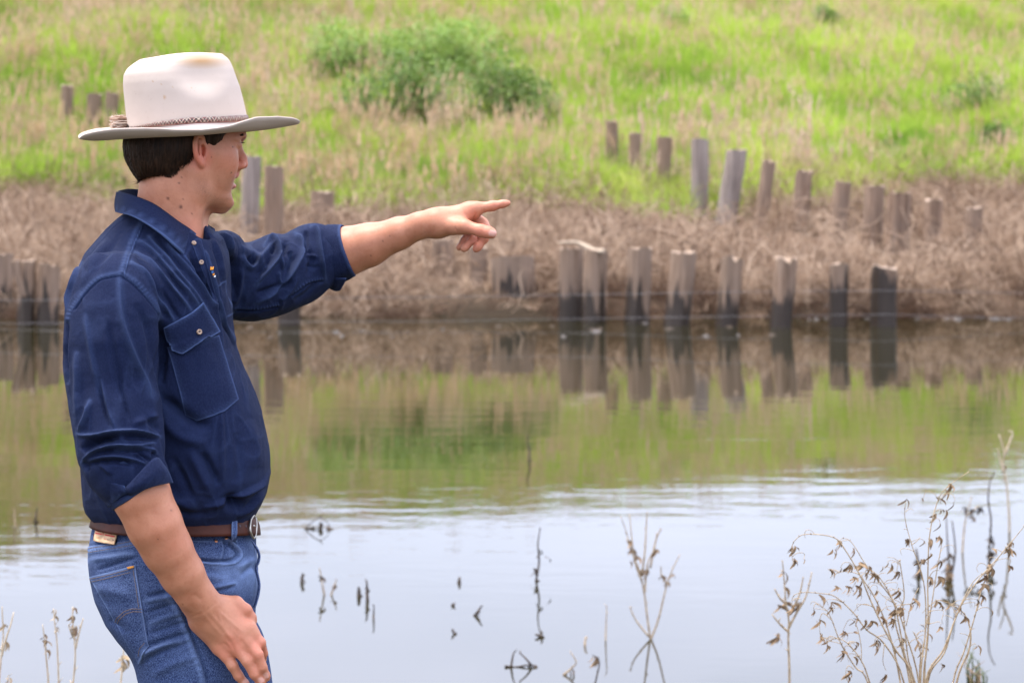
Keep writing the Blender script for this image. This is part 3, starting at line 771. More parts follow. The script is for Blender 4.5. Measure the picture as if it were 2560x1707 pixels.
def far_arm_ops():
    A = lambda px, py, y: np.array(at(px, py, y))
    ops = chain([(A(520, 690, 4.56), .040), (A(740, 672, 4.70), .038), (A(806, 648, 4.715), .040), (A(872, 627, 4.71), .0455), (A(920, 613, 4.70), .0410), (A(1000, 583, 4.68), .0300), (A(1050, 565, 4.665), .0225)], .012)
    ops += [(Cone(A(1050, 563, 4.665), A(1092, 556, 4.655), .0225, .0235, (.0, 1, .25), 1.15), 'u', .02)]
    # palm
    ops += [(Cone(A(1090, 552, 4.655), A(1176, 526, 4.650), .0195, .0150, (.1, 1, .3), 1.0), 'u', .02),
            (Cone(A(1096, 560, 4.662), A(1172, 538, 4.672), .0225, .0165), 'u', .02),
            (Cone(A(1098, 564, 4.650), A(1150, 567, 4.628), .0175, .0148), 'u', .02),
            (Cone(A(1092, 579, 4.672), A(1112, 577, 4.672), .0105, .0085), 'u', .010)]
    # thumb
    ops += chain([(A(1135, 566, 4.632), .0145), (A(1163, 566.5, 4.618), .0128), (A(1203, 577, 4.606), .0112), (A(1222, 581.5, 4.602), .0104), (A(1230.5, 584, 4.601), .0088)], .008)
    # index
    ops += chain([(A(1172, 524, 4.650), .0150), (A(1190, 521.5, 4.644), .0122), (A(1232, 515, 4.640), .0088), (A(1257, 510, 4.638), .0068), (A(1270, 508, 4.637), .0054)], .008)
    ops += [(Cone(A(1160, 540, 4.645), A(1183, 534, 4.645), .010, .008), 'u', .014)]
    # middle, ring, little: curled
    ops += chain([(A(1176, 535, 4.668), .0125), (A(1207, 560, 4.662), .0105), (A(1213, 572, 4.652), .0098), (A(1211, 596, 4.640), .0082), (A(1195, 617, 4.636), .0074), (A(1189.5, 624, 4.636), .0062)], .007)
    ops += chain([(A(1160, 545, 4.682), .012), (A(1192, 562, 4.676), .0100), (A(1195, 580, 4.662), .0094), (A(1183, 598, 4.648), .0080), (A(1163, 619, 4.642), .0071), (A(1159, 623, 4.642), .0060)], .005)
    ops += chain([(A(1140, 552, 4.695), .011), (A(1166, 570, 4.690), .0085), (A(1170, 585, 4.678), .0080), (A(1160, 602, 4.664), .0070), (A(1149, 618, 4.658), .0058), (A(1148, 620, 4.658), .0052)], .005)
    return ops
def near_arm_ops():
    A = lambda px, py, y: np.array(at(px, py, y))
    ops = chain([(A(290, 745, 4.24), .045), (A(300, 1000, 4.20), .036), (A(312, 1140, 4.165), .038), (A(335, 1192, 4.145), .043), (A(352, 1235, 4.135), .0462), (A(386, 1310, 4.14), .0438), (A(418, 1372, 4.155), .0395), (A(456, 1435, 4.17), .0345), (A(487, 1484, 4.185), .0280), (A(502, 1510, 4.19), .0268)], .02)
    nz = (.15, 1, .1)
    # wrist and back of the hand, flat on the thigh
    ops += [(Cone(A(500, 1506, 4.19), A(518, 1537, 4.20), .0270, .0320, nz, 1.45), 'u', .02)]
    for (kx, ky, kd), r in (((556, 1618, 4.206), .0125), ((581, 1600, 4.200), .0140), ((603, 1586, 4.202), .0140), ((622, 1570, 4.208), .0125)):
        ops.append((Cone(A(516, 1536, 4.207), A(kx, ky, kd), .0165, r), 'u', .022))
    ops += [(Cone(A(530, 1512, 4.205), A(590, 1520, 4.216), .0170, .0120), 'u', .024)]
    # fingers
    fg = [[(556, 1622, 4.204, .0118), (581.5, 1663, 4.196, .0096), (596, 1688, 4.200, .0086), (612, 1708, 4.206, .0078), (617, 1714, 4.208, .0064)],
          [(580, 1603, 4.200, .0128), (618, 1652, 4.188, .0098), (636, 1684, 4.190, .0092), (651, 1703, 4.197, .0082), (655, 1708, 4.199, .0066)],
          [(604, 1588, 4.202, .0130), (645, 1635, 4.190, .0096), (655.5, 1667, 4.192, .0090), (664.5, 1688, 4.202, .0080), (667, 1694, 4.204, .0064)],
          [(622, 1572, 4.208, .0122), (650, 1606, 4.206, .0104), (657, 1632, 4.226, .0090), (655, 1648, 4.245, .0076), (654, 1652, 4.25, .006)]]
    for f in fg:
        p = [(A(x, y, d), r*.96) for x, y, d, r in f]; q = p[0][0]+(p[1][0]-p[0][0])*.35
        ops.append((Cone(p[0][0], q, p[0][1], p[0][1]*.97), 'u', .010))
        ops.append((Group(chain([(q, p[0][1]*.95)]+p[1:], .004)), 'u', .0048))
    ops += [(Cone(A(502, 1556, 4.212), A(546, 1614, 4.214), .0175, .0130), 'u', .014)]
    # thumb along the front of the thigh
    ops += chain([(A(560, 1507, 4.215), .0145), (A(590, 1507, 4.218), .0120), (A(615, 1524, 4.216), .0098), (A(629, 1543, 4.220), .0080), (A(634, 1552, 4.223), .0062)], .006)
    # ulna bump
    ops.append((Ell(A(470, 1492, 4.166), (.010, .008, .012)), 'u', .02))
    return ops
def torso_core():
    A = lambda px, py, y: np.array(at(px, py, y))
    ops = chain([(A(400, 700, 4.40), .11), (A(410, 900, 4.40), .12), (A(430, 1150, 4.40), .12), (A(430, 1330, 4.40), .095)], .03)
    ops += [(Cone(A(400, 690, 4.40), A(300, 745, 4.26), .07, .045), 'u', .03), (Cone(A(410, 690, 4.40), A(515, 690, 4.55), .07, .042), 'u', .03)]
    for s, x in ((-1, 0), (1, 30)):
        y = 4.404+.086*s
        ops += chain([(A(440+x, 1400, y), .066), (A(505+x, 1700, y), .062), (A(525+x, 2100, y), .046), (A(517+x, 2560, y), .036)], .03)
    return ops
M_SKIN = None
def skin_mat():
    m, nt, N, L, b = new_mat("sunburnt_skin")
    pos = geo_pos(N)
    A = lambda n: (lambda a: (setattr(a, 'attribute_name', n), a.outputs['Fac'])[1])(N.new('ShaderNodeAttribute'))
    n1 = n_noise(N, L, pos, 45, 5, .65); n2 = n_noise(N, L, pos, 760, 2); n3 = n_noise(N, L, pos, 90, 3)
    c = n_ramp(N, L, n1, [(.3, (.375, .145, .078)), (.7, (.50, .220, .128))])
    c = n_mix(N, L, A('red'), c, (.58, .18, .115))
    c = n_mix(N, L, n_math(N, L, 'MULTIPLY', n_ramp(N, L, n3, [(.52, (0,)*3), (.72, (1,)*3)]), .34), c, (.30, .115, .060))
    st = n_math(N, L, 'MULTIPLY', A('beard'), n_ramp(N, L, n2, [(.42, (.25,)*3), (.62, (1,)*3)]))
    c = n_mix(N, L, n_math(N, L, 'MULTIPLY', st, .62), c, (.17, .085, .055))
    c = n_mix(N, L, A('mole'), c, (.16, .06, .035))
    c = n_mix(N, L, A('lip'), c, (.43, .165, .125))
    c = n_mix(N, L, A('nail'), c, (.58, .30, .235))
    L.new(c, b.inputs['Base Color']); b.inputs['Roughness'].default_value = .48
    b.inputs['Specular IOR Level'].default_value = .38
    b.inputs['Subsurface Weight'].default_value = .10; b.inputs['Subsurface Radius'].default_value = (.012, .004, .002)
    b.inputs['Subsurface Scale'].default_value = .35
    h = n_math(N, L, 'ADD', n_math(N, L, 'MULTIPLY', n2, .5), n_noise(N, L, pos, 190, 3))
    n_bump(N, L, b, h, .28, .0013); return m
def displace(V, Nn, px, folds, facing=None, wear=None):
    """folds: (polyline in photo pixels, half width px, height m, kind[, options]); only surface turned to the camera moves"""
    D = np.zeros(len(V))
    for fo in folds:
        pl, w, h = fo[0], fo[1], fo[2]; kind = fo[3] if len(fo) > 3 else 'g'
        pl = np.array([tuple(p)[:2] for p in (catmull([(a, b_, 0) for a, b_ in pl], 6) if len(pl) > 2 else [Vector((a, b_, 0)) for a, b_ in pl])])
        lo = pl.min(0)-w*3.5; hi = pl.max(0)+w*3.5
        m = np.nonzero((px[:, 0] > lo[0]) & (px[:, 0] < hi[0]) & (px[:, 1] > lo[1]) & (px[:, 1] < hi[1]))[0]
        if not len(m): continue
        d, s, sg, Lg = polydist(px[m], pl)
        tap = np.clip(np.minimum(s, 1-s)*4, 0, 1)**.7
        x = d/w
        if kind == 'g': v = np.exp(-x*x)*tap                                      # soft ridge (h>0) or valley (h<0)
        elif kind == 'f': v = np.exp(-x*x)*np.clip(np.minimum(s, 1-s)*20, 0, 1)   # same, no tapering
        elif kind == 's':                                                         # step: one panel lying over another
            v = (sg > 0)*np.exp(-x*.6)*np.clip(np.minimum(s, 1-s)*12, 0, 1)
        elif kind == 'a': v = np.where(sg > 0, np.exp(-x*x), np.exp(-(x*2.8)**2))*tap  # asymmetric, crisp on one side
        elif kind == 'p':                                                         # puckered seam
            v = np.exp(-x*x)*(.45+.55*np.sin(s*Lg/fo[4]*6.283+3*np.sin(s*Lg*.05)))
        elif kind == 'r':                                                         # thin raised thread edge
            v = np.exp(-x*x)
        D[m] += h*v*(facing[m] if facing is not None else 1)
        if wear is not None and len(fo) > 5: wear[m] = np.maximum(wear[m], fo[5]*np.exp(-x*x))
    return D
def build_body():
    global M_SKIN
    M_SKIN = skin_mat()
    ops = torso_core()+head_ops()+far_arm_ops()
    # the near arm is added last so that its hand stays crisp against the thigh
    na = near_arm_ops(); ops = ops+[(Group(na), 'u', .001)] if False else ops+na
    lo = at(140, 1800, 4.05); lo = np.array([at(140, 0, 4.1).x-.02, 4.03, -.0]); hi = np.array([at(1290, 0, 4.66).x+.02, 4.82, 1.86])
    lo[2] = .45
    V, Q = polygonise(ops, lo, hi, .0026)
    V = relax(V, Q, 1, .4)
    # open end under the frame is closed by the field; the lower legs are inside the jeans
    Nn = vnormals(V, Q); px = topx(V); facing = np.clip(-Nn[:, 1]*2+.4, 0, 1)
    face = (V[:, 2] > at(0, 620, 4.4).z)
    folds = [  # knuckle creases, tendons, veins, wrist lines
        ([(505, 1530), (530, 1560), (556, 1590)], 4, .0010), ([(545, 1530), (553, 1552), (556, 1570)], 3, .0014), ([(520, 1525), (560, 1572), (585, 1595)], 4, .0012),
        ([(540, 1522), (590, 1565), (608, 1582)], 4, .0012), ([(562, 1580), (572, 1588), (580, 1600)], 4, .0018), ([(570, 1596), (580, 1612), (590, 1640)], 4, -.0015),
        ([(556, 1605), (566, 1612), (575, 1624)], 3, -.0014), ([(600, 1597), (612, 1612), (622, 1625)], 3, -.0012),
        ([(482, 1482), (494, 1492), (506, 1502)], 7, -.0013), ([(474, 1543), (490, 1537), (505, 1530)], 2, -.0009), ([(500, 1540), (530, 1515), (552, 1494)], 2.2, -.0006),
    ]
    for x, y, a in ((581.5, 1663, 56), (619, 1651, 52), (643, 1636, 58)):
        for o in (-4, 0, 4):
            c = math.cos(math.radians(a)); s = math.sin(math.radians(a)); nx_, ny_ = -s, c
            folds.append(([(x+c*o-nx_*4.5, y+s*o-ny_*4.5), (x+c*o+nx_*4.5, y+s*o+ny_*4.5)], 1.5, -.0004, 'f'))
    for x, y, a in ((596, 1688, 56), (637, 1683, 55), (655, 1667, 65)):
        c = math.cos(math.radians(a)); s = math.sin(math.radians(a)); nx_, ny_ = -s, c
        for o in (-1.5, 2): folds.append(([(x+c*o-nx_*6, y+s*o-ny_*6), (x+c*o+nx_*6, y+s*o+ny_*6)], 1.2, -.0005, 'f'))
    for o in (-6, -2, 2, 6): folds.append(([(1203+o+3, 565), (1201+o, 577), (1199+o, 588)], 1.3, -.0006, 'f'))
    folds += [([(1238, 513), (1236, 520), (1234, 527)], 1.3, -.0007, 'f'), ([(1259, 508), (1258, 518)], 1.2, -.0006, 'f'), ([(1212, 522), (1209, 530), (1209, 538)], 1.5, -.0008, 'f'),
              ([(1190, 530), (1186, 542), (1179, 555)], 2.0, -.0022), ([(1160, 530), (1170, 545), (1178, 553)], 3, -.0010), ([(1085, 565), (1084, 578), (1082, 588)], 1.6, -.0010),
              ([(1135, 567), (1142, 577), (1150, 583)], 2.2, -.0009), ([(1200, 545), (1196, 553), (1193, 558)], 1.6, -.0010),
              ([(602, 403), (598.5, 411), (600.5, 421)], 2.2, -.0014), ([(586, 352), (592, 356), (600, 357)], 2.5, -.0010), ([(588, 369), (594, 371), (600, 371)], 2.5, -.0009), ([(596, 428), (588, 440), (577, 452)], 3, -.0008), ([(470, 560), (440, 520), (405, 490)], 3, -.0004), ([(395, 470), (412, 480), (425, 492)], 1.4, -.0005)]
    D = displace(V, Nn, px, folds, facing); V = V+Nn*D[:, None]
    Nn = vnormals(V, Q); px = topx(V)
    # nails
    nail = np.zeros(len(V))
    def add_nail(c, d, l, w, y):
        d = np.array(d, float); d /= np.linalg.norm(d); n = np.array([-d[1], d[0]]); q = px-np.array(c); a = q@d/l; b_ = q@n/w
        k = np.clip((1-(np.abs(a)**3+np.abs(b_)**3))*4, 0, 1)*(np.abs(V[:, 1]-y) < .02)*(Nn[:, 1] < -.1)
        return k
    for c, d, l, w, y in (((1231, 583.5), (1, .22), 9.5, 8.5, 4.60), ((612, 1706), (.75, 1), 8, 8, 4.2), ((652.5, 1699), (.7, 1), 8, 8, 4.2), ((665.5, 1687), (.4, 1), 8, 6.5, 4.2)):
        k = add_nail(c, d, l, w, y); nail = np.maximum(nail, k); V = V+Nn*(k*(1-k)*-.0018*2+k*.0004)[:, None]
    o = mesh_obj("person", V, Q, M_SKIN)
    mole = np.zeros(len(V))
    for x, y, r in ((420, 496, 3.2), (452, 517.5, 4.2), (448, 458, 2.0), (480, 535, 2), (401, 521.5, 2), (529, 393, 1.6), (454.5, 443.5, 1.4), (578.5, 432, 1.8), (582, 368, 1.6), (513, 481, 1.3), (458, 497, 1.3),
                    (928, 639, 1.8), (958, 602, 1.5), (395, 1347, 1.5), (428, 1275, 1.6), (457, 1510, 1.2), (975, 589, 1.0), (905, 640, 1.0)):
        mole = np.maximum(mole, np.clip(1.9-1.25*np.hypot(px[:, 0]-x, px[:, 1]-y)/r, 0, 1)*(Nn[:, 1] < 0))
    hd = (V[:, 2] > at(0, 600, 4.4).z) & (V[:, 0] < at(660, 0, 4.4).x)
    bd = np.clip(1-np.abs(polydist(px, [(505, 470), (530, 495), (560, 505), (575, 490), (583, 455)])[0])/34, 0, 1)*hd*(Nn[:, 1] < .6)
    bd = np.maximum(bd, .7*np.clip(1-np.hypot((px[:, 0]-515)/38, (px[:, 1]-540)/30), 0, 1)*hd)
    bd = np.maximum(bd, .45*np.clip(1-np.hypot((px[:, 0]-548)/40, (px[:, 1]-455)/40), 0, 1)*hd)
    red = np.zeros(len(V))
    for x, y, r, k in ((499, 390, 34, 1.0), (612, 410, 22, .65), (570, 400, 40, .25), (470, 600, 60, .35), (1250, 510, 40, .45), (1200, 600, 50, .55), (1180, 540, 30, .35), (1230, 585, 25, .3),
                       (585, 1615, 40, .45), (640, 1690, 60, .3), (650, 1620, 40, .55), (560, 1630, 30, .4), (440, 1350, 60, .15), (620, 1530, 40, .3)):
        red = np.maximum(red, k*np.clip(1.3-np.hypot(px[:, 0]-x, px[:, 1]-y)/r, 0, 1))
    lip = np.maximum(np.clip(1.5-np.hypot((px[:, 0]-592)/9, (px[:, 1]-437.5)/6), 0, 1), np.clip(1.5-np.hypot((px[:, 0]-589)/10, (px[:, 1]-468)/9), 0, 1))*hd
    for nm, v in (('mole', mole), ('beard', bd), ('red', np.clip(red, 0, 1)), ('lip', np.clip(lip, 0, 1)), ('nail', nail)): col_attr(o, nm, v)
    tag(o, "man in pale felt hat, navy shirt and jeans pointing across the water", "person")
    return o
MAN = build_body()
# ------------------------------------------------------------------ the man: clothes
from mathutils.bvhtree import BVHTree
def cloth_mat(name, base, worn, weave=900, rough=.85, speck=None, sheen=.25):
    m, nt, N, L, b = new_mat(name); pos = geo_pos(N)
    a = N.new('ShaderNodeAttribute'); a.attribute_name = 'wear'
    n = n_noise(N, L, pos, 14, 5); n2 = n_noise(N, L, pos, weave, 2, .6)
    c = n_mix(N, L, n_math(N, L, 'MULTIPLY', n_ramp(N, L, n, [(.35, (0,)*3), (.7, (1,)*3)]), .12), base, tuple(x*1.45 for x in base))
    slub = n_noise(N, L, n_map(N, L, pos, (1, 1, .55)), 420, 3, .65); c = n_mix(N, L, n_math(N, L, 'MULTIPLY', n_ramp(N, L, slub, [(.42, (0,)*3), (.66, (1,)*3)]), .10), c, tuple(x*.5+y*.5 for x, y in zip(base, worn)))
    if speck:
        n3 = n_noise(N, L, n_map(N, L, pos, (1, 1, .5)), 760, 3, .7)
        c = n_mix(N, L, n_math(N, L, 'MULTIPLY', n_ramp(N, L, n3, [(.42, (0,)*3), (.66, (1,)*3)]), speck), c, worn)
    fade = n_math(N, L, 'MULTIPLY', a.outputs['Fac'], n_ramp(N, L, n2, [(.3, (.55,)*3), (.7, (1,)*3)]))
    c = n_mix(N, L, fade, c, worn)
    L.new(c, b.inputs['Base Color']); b.inputs['Roughness'].default_value = rough; b.inputs['Specular IOR Level'].default_value = .22
    b.inputs['Sheen Weight'].default_value = sheen; b.inputs['Sheen Roughness'].default_value = .45
    h = n_math(N, L, 'ADD', n2, n_math(N, L, 'MULTIPLY', n_noise(N, L, pos, 120, 4), 1.2))
    n_bump(N, L, b, h, .7, .0018); return m
M_SHIRT = cloth_mat("navy_cotton", (.0033, .0082, .0355), (.085, .130, .28), 1100, .9, None, .0)
M_DENIM = cloth_mat("blue_denim", (.0065, .0165, .066), (.20, .285, .50), 1000, .9, .42, .0)
M_THREAD = simple_mat("tan_thread", (.20, .125, .055), .8, .2)
M_DARKTHREAD = simple_mat("pale_thread", (.16, .20, .36), .8, .2)
M_LEATHER = simple_mat("brown_leather", (.050, .013, .007), .6, .2, 0, 35)
M_STEEL = simple_mat("worn_silver_metal", (.34, .32, .29), .38, .5, 1.0)
M_TAN = simple_mat("tan_label_leather", (.55, .36, .21), .75, .25, 0, 60)
def K(rows, z_from_px=True):
    out = []
    for r, xl, xr, cy, hy, sh in rows:
        a = at(xl, r, cy); b = at(xr, r, cy)
        out.append((at(0, r, YM).z, (a.x+b.x)/2, cy, (b.x-a.x)/2, hy, sh))
    return out
TORSO = [(520, 330, 470, 4.40, .060, 0), (548, 292, 500, 4.40, .075, 0), (572, 268, 530, 4.40, .105, .05), (600, 242, 560, 4.40, .128, .1), (632, 214, 572, 4.40, .148, .15), (666, 192, 578, 4.40, .160, .2), (700, 174, 580, 4.40, .166, .22),
         (727, 165, 581, 4.40, .168, .25), (760, 160, 583, 4.40, .168, .25), (800, 160, 585, 4.40, .166, .25), (860, 162, 593, 4.40, .162, .25), (909, 164, 610, 4.40, .160, .25), (950, 167, 629, 4.40, .162, .25), (985, 170, 643, 4.40, .164, .25),
         (1025, 175, 656, 4.40, .167, .25), (1089, 184, 670, 4.40, .171, .25), (1137, 190, 678, 4.40, .173, .25), (1178, 194, 678, 4.40, .173, .25), (1223, 197, 670, 4.40, .168, .25), (1258, 202, 655, 4.40, .160, .25), (1280, 208, 643, 4.40, .150, .25),
         (1300, 222, 628, 4.40, .138, .25)]
def build_shirt():
    A = lambda px, py, y: np.array(at(px, py, y))
    ops = [(Loft(K(TORSO), 2.35), 'u', 0)]
    # near sleeve
    sl = [((288, 742), 4.225, .0800), ((283, 800), 4.215, .0825), ((279, 860), 4.205, .0815), ((277, 924), 4.20, .0775), ((279, 981), 4.195, .0735), ((290, 1025), 4.185, .0755), ((297, 1078), 4.175, .0725), ((302, 1125), 4.165, .0725), ((312, 1165), 4.15, .0650), ((322, 1185), 4.145, .0590)]
    ops += chain([(A(*p, y), r) for p, y, r in sl], .012)[:1]
    ops[-1] = (ops[-1][0], 'u', .022)
    ops += [(c, o, .012) for c, o, k in chain([(A(*p, y), r) for p, y, r in sl], .012)[1:]]
    # far sleeve with its shoulder cap
    ops += [(Cone(A(505, 668, 4.54), A(556, 655, 4.57), .070, .0515), 'u', .02),
            (Cone(A(545, 628, 4.50), A(566, 622, 4.56), .030, .030), 'u', .02)]
    fs = [((540, 700, ), 4.60, .076), ((628, 706), 4.63, .0725), ((665, 697), 4.65, .0725), ((694, 685), 4.665, .0735), ((733, 676), 4.69, .0680), ((765, 656), 4.70, .0650), ((790, 645), 4.71, .0605), ((806, 644), 4.71, .0560)]
    fc = chain([(A(*p, y), r) for p, y, r in fs], .010)
    ops += [(f, o, .016 if i == 0 else .010) for i, (f, o, k) in enumerate(fc)]
    # silhouette bulges of the far sleeve
    ops += [(Ell(A(683, 607, 4.67), (.018, .03, .016)), 'u', .012), (Ell(A(782, 583, 4.70), (.026, .032, .016)), 'u', .014), (Ell(A(758, 596, 4.70), (.022, .03, .014)), 'u', .014)]
    # hollow ends
    ops += [(Cone(A(806, 646, 4.71), A(830, 640, 4.71), .044, .046), 's', .004)]
    ops += [(Cone(A(322, 1180, 4.145), A(345, 1230, 4.135), .046, .048), 's', .004)]
    # neck opening
    ops += [(Cone(A(428, 520, 4.395), A(414, 575, 4.40), .064, .066), 's', .004), (Cone(A(455, 540, 4.36), A(492, 600, 4.335), .040, .022), 's', .01)]
    lo = np.array([at(135, 0, 4.1).x, 4.04, at(0, 1330, 4.4).z]); hi = np.array([at(840, 0, 4.71).x, 4.82, at(0, 505, 4.4).z])
    V, Q = polygonise(ops, lo, hi, .0020)
    V = relax(V, Q, 3, .5)
    Nn = vnormals(V, Q); px = topx(V)
    fac = np.clip(-Nn[:, 1]*2.2+.35, 0, 1); wear = np.zeros(len(V))
    arm = (V[:, 1] > 4.52); tors = ~arm
    # large soft shapes first, then crisp folds
    big = [([(578, 1254), (590, 1257)], 14, -.017, 'r'),
        ([(505, 1268), (560, 1252), (610, 1232), (655, 1205), (676, 1170)], 10, .006, 'a'), ([(600, 1284), (640, 1238), (677, 1182)], 4, -.004), ([(590, 1290), (630, 1262), (660, 1225)], 7, .004),
        ([(384, 1215), (440, 1250), (492, 1271)], 12, .005), ([(395, 1240), (450, 1280), (520, 1285)], 8, -.004),
        ([(398, 998), (425, 1008), (478, 1049), (532, 1065)], 14, -.008), ([(405, 1040), (450, 1090), (520, 1110)], 16, .005), ([(505, 1130), (528, 1170), (548, 1212)], 9, -.006), ([(552, 1010), (556, 1110), (557, 1215)], 7, .0035),
        ([(470, 1120), (500, 1180), (530, 1240)], 12, .004), ([(430, 1140), (460, 1200), (480, 1250)], 10, -.0035), ([(620, 1050), (640, 1110), (645, 1170)], 14, .003), ([(590, 1080), (600, 1150), (590, 1210)], 10, -.003),
        # chest: folds running from the shoulder seam down to the placket
        ([(346, 600), (381, 622), (423, 672), (470, 725), (500, 765)], 5.5, .0042, 'a', 0, .32), ([(336, 628), (372, 652), (412, 695), (452, 740), (478, 775)], 5, .004, 'a', 0, .30),
        ([(326, 655), (360, 682), (386, 718), (413, 765), (436, 800)], 5, .0042, 'a', 0, .30), ([(372, 590), (413, 636), (446, 679), (490, 735), (520, 780)], 5, .004, 'a', 0, .30), ([(420, 610), (462, 660), (500, 708), (535, 760)], 5, .004, 'a', 0, .25),
        ([(340, 640), (377, 690), (400, 743), (416, 800)], 7, -.006), ([(352, 610), (395, 648), (435, 700), (470, 745)], 4, -.0035), ([(392, 590), (440, 650), (480, 702)], 6, -.003), ([(404, 720), (430, 770), (450, 800)], 4, -.003),
        ([(404, 800), (412, 850), (408, 900), (400, 960)], 9, -.010), ([(400, 782), (407, 830), (404, 862), (392, 905), (388, 940)], 5, -.006),
        # opened front: dark under-placket between the two panels
        ([(476, 628), (500, 676), (522, 720), (540, 755)], 8, -.010), ([(506, 628), (524, 690), (541, 752), (556, 806), (577, 842), (598, 887), (612, 909)], 2.6, -.0075, 'f'),
        ([(512, 628), (530, 690), (547, 752), (563, 806), (583, 838), (601, 878)], 4, .0035, 'f', 0, .25), ([(462, 640), (490, 682), (520, 728), (546, 772), (560, 815)], 3, .0045, 's', 0, .35),
        ([(545, 690), (556, 740), (568, 800), (585, 850)], 6, -.004), ([(556, 600), (574, 633), (582, 666), (577, 720), (583, 760)], 7, -.013),
        ([(540, 585), (562, 592), (574, 610), (580, 640)], 7, .006, 'g', 0, .2), ([(530, 600), (545, 640), (556, 690), (566, 740)], 5, -.004), ([(536, 596), (552, 640), (563, 700)], 4, .003),
        # sleeve of the near arm
        ([(300, 700), (306, 801), (336, 890), (378, 985)], 9, .0040, 'a', 0, .22), ([(214, 787), (230, 888), (250, 976)], 8, .003, 'a', 0, .15), ([(270, 800), (290, 900), (310, 1000)], 8, -.003),
        ([(243, 940), (264, 1030), (283, 1078)], 4.5, -.0042), ([(252, 950), (272, 1030), (290, 1075)], 5, .003, 'g', 0, .12), ([(298, 950), (312, 1005), (323, 1054)], 3.5, -.003), ([(190, 880), (195, 960), (192, 1040)], 9, .004, 'g', 0, .15),
        ([(225, 1000), (215, 1040), (196, 1080)], 6, .004, 'g', 0, .25), ([(340, 760), (372, 840), (380, 920)], 10, -.0035), ([(360, 1040), (380, 1060), (398, 1080)], 8, -.004), ([(330, 1060), (360, 1050), (395, 1035)], 8, .0035),
        ([(193, 1084), (236, 1088), (284, 1079), (337, 1077), (400, 1091)], 5.5, .0085, 'a', 0, .28), ([(205, 1128), (228, 1108), (262, 1096), (300, 1092)], 8, -.014), ([(300, 1094), (350, 1092), (395, 1100)], 6, -.005),
        ([(203, 1158), (222, 1138), (250, 1122), (290, 1114), (335, 1116), (385, 1106)], 5, .0085, 'a', 0, .25), ([(232, 1135), (280, 1126), (340, 1126), (380, 1122)], 3.2, -.006), ([(285, 1124), (330, 1122), (377, 1123), (391, 1134)], 3.2, .0055, 'g', 0, .25),
        ([(222, 1150), (260, 1143), (302, 1142), (340, 1151), (366, 1162)], 3.6, .005, 'g', 0, .18), ([(215, 1165), (250, 1155), (300, 1154), (335, 1163)], 5, -.006), ([(380, 1130), (388, 1142), (396, 1150)], 4, -.006), ([(208, 1150), (214, 1165), (222, 1178)], 4, -.005),
        ([(345, 1130), (365, 1145), (383, 1150)], 4, -.005), ([(330, 1128), (352, 1142), (365, 1156)], 3, .004),
        ([(240, 1150), (262, 1168), (280, 1186)], 5, .003),
        # back
        ([(204, 655), (186, 700), (172, 745), (166, 780)], 4, .004, 'a', 0, .2), ([(276, 600), (240, 640), (212, 670)], 10, .003), ([(300, 590), (262, 640), (230, 690)], 10, -.0025), ([(168, 800), (164, 880), (170, 960)], 4, -.006)]
    D = displace(V, Nn, px, [(f[0], f[1], f[2]*1.95, *f[3:]) for f in big]+[(f[0], 1.7, .0009, 'r', 0, f[5]*1.1) for f in big if len(f) > 5], fac*tors, wear)
    arms = [([(580, 600), (586, 640), (590, 690), (586, 750)], 7, -.010), ([(603, 616), (640, 640), (668, 672)], 9, .0035, 'g', 0, .12), ([(662, 611), (677, 594), (692, 600), (702, 625), (699, 645), (669, 679), (640, 712)], 6, .0085, 'a', 0, .25),
        ([(676, 610), (672, 622), (655, 642), (633, 668), (618, 664), (605, 640)], 6, .0050, 'g', 0, .18), ([(680, 640), (660, 668), (640, 690)], 4, -.004), ([(622, 640), (632, 655), (645, 650)], 7, -.006), ([(686, 608), (684, 622), (676, 634)], 5, -.006),
        ([(600, 670), (598, 710), (592, 760)], 9, .004), ([(616, 690), (606, 735), (596, 775)], 8, -.003),
        ([(741, 586), (757, 596), (759, 621), (744, 658), (718, 697), (686, 730), (640, 760)], 6.5, .0090, 'a', 0, .25), ([(725, 627), (727, 645), (718, 667), (703, 676)], 6, -.0090), ([(703, 632), (706, 660), (714, 671), (722, 655), (729, 632)], 4.5, .0050, 'g', 0, .22),
        ([(716, 600), (712, 620), (708, 640)], 7, -.006), ([(730, 700), (706, 714), (670, 727), (640, 735)], 7, -.0075), ([(698, 680), (698, 700), (702, 708)], 4, .004, 'g', 0, .15), ([(712, 690), (730, 662), (744, 636)], 4, -.004),
        ([(764, 578), (764, 610), (757, 640)], 5, -.005), ([(778, 566), (793, 572), (799, 603), (804, 650), (812, 695)], 5, .0075, 'a', 0, .22), ([(770, 625), (780, 650), (770, 690)], 7, -.004), ([(760, 640), (778, 638), (795, 645)], 4, .003), ([(765, 660), (785, 668), (800, 664)], 4, -.003),
        ([(745, 690), (730, 720), (708, 745), (700, 778)], 5, .004), ([(790, 705), (770, 730), (735, 755)], 6, -.004),
        ([(586, 777), (649, 777), (697, 767)], 2.2, -.004, 'f'), ([(586, 771), (649, 771), (697, 761)], 4, .0028, 'p', 7, .12), ([(703, 753), (740, 733), (770, 712), (808, 702)], 2, -.003, 'f'), ([(701, 746), (738, 728), (768, 706), (808, 696)], 4, .0026, 'p', 7, .12)]
    D += displace(V, Nn, px, [(f[0], f[1], f[2]*1.75, *f[3:]) for f in arms]+[(f[0], 1.7, .0007, 'r', 0, f[5]) for f in arms if len(f) > 5 and f[3] != 'p'], fac*arm, wear)
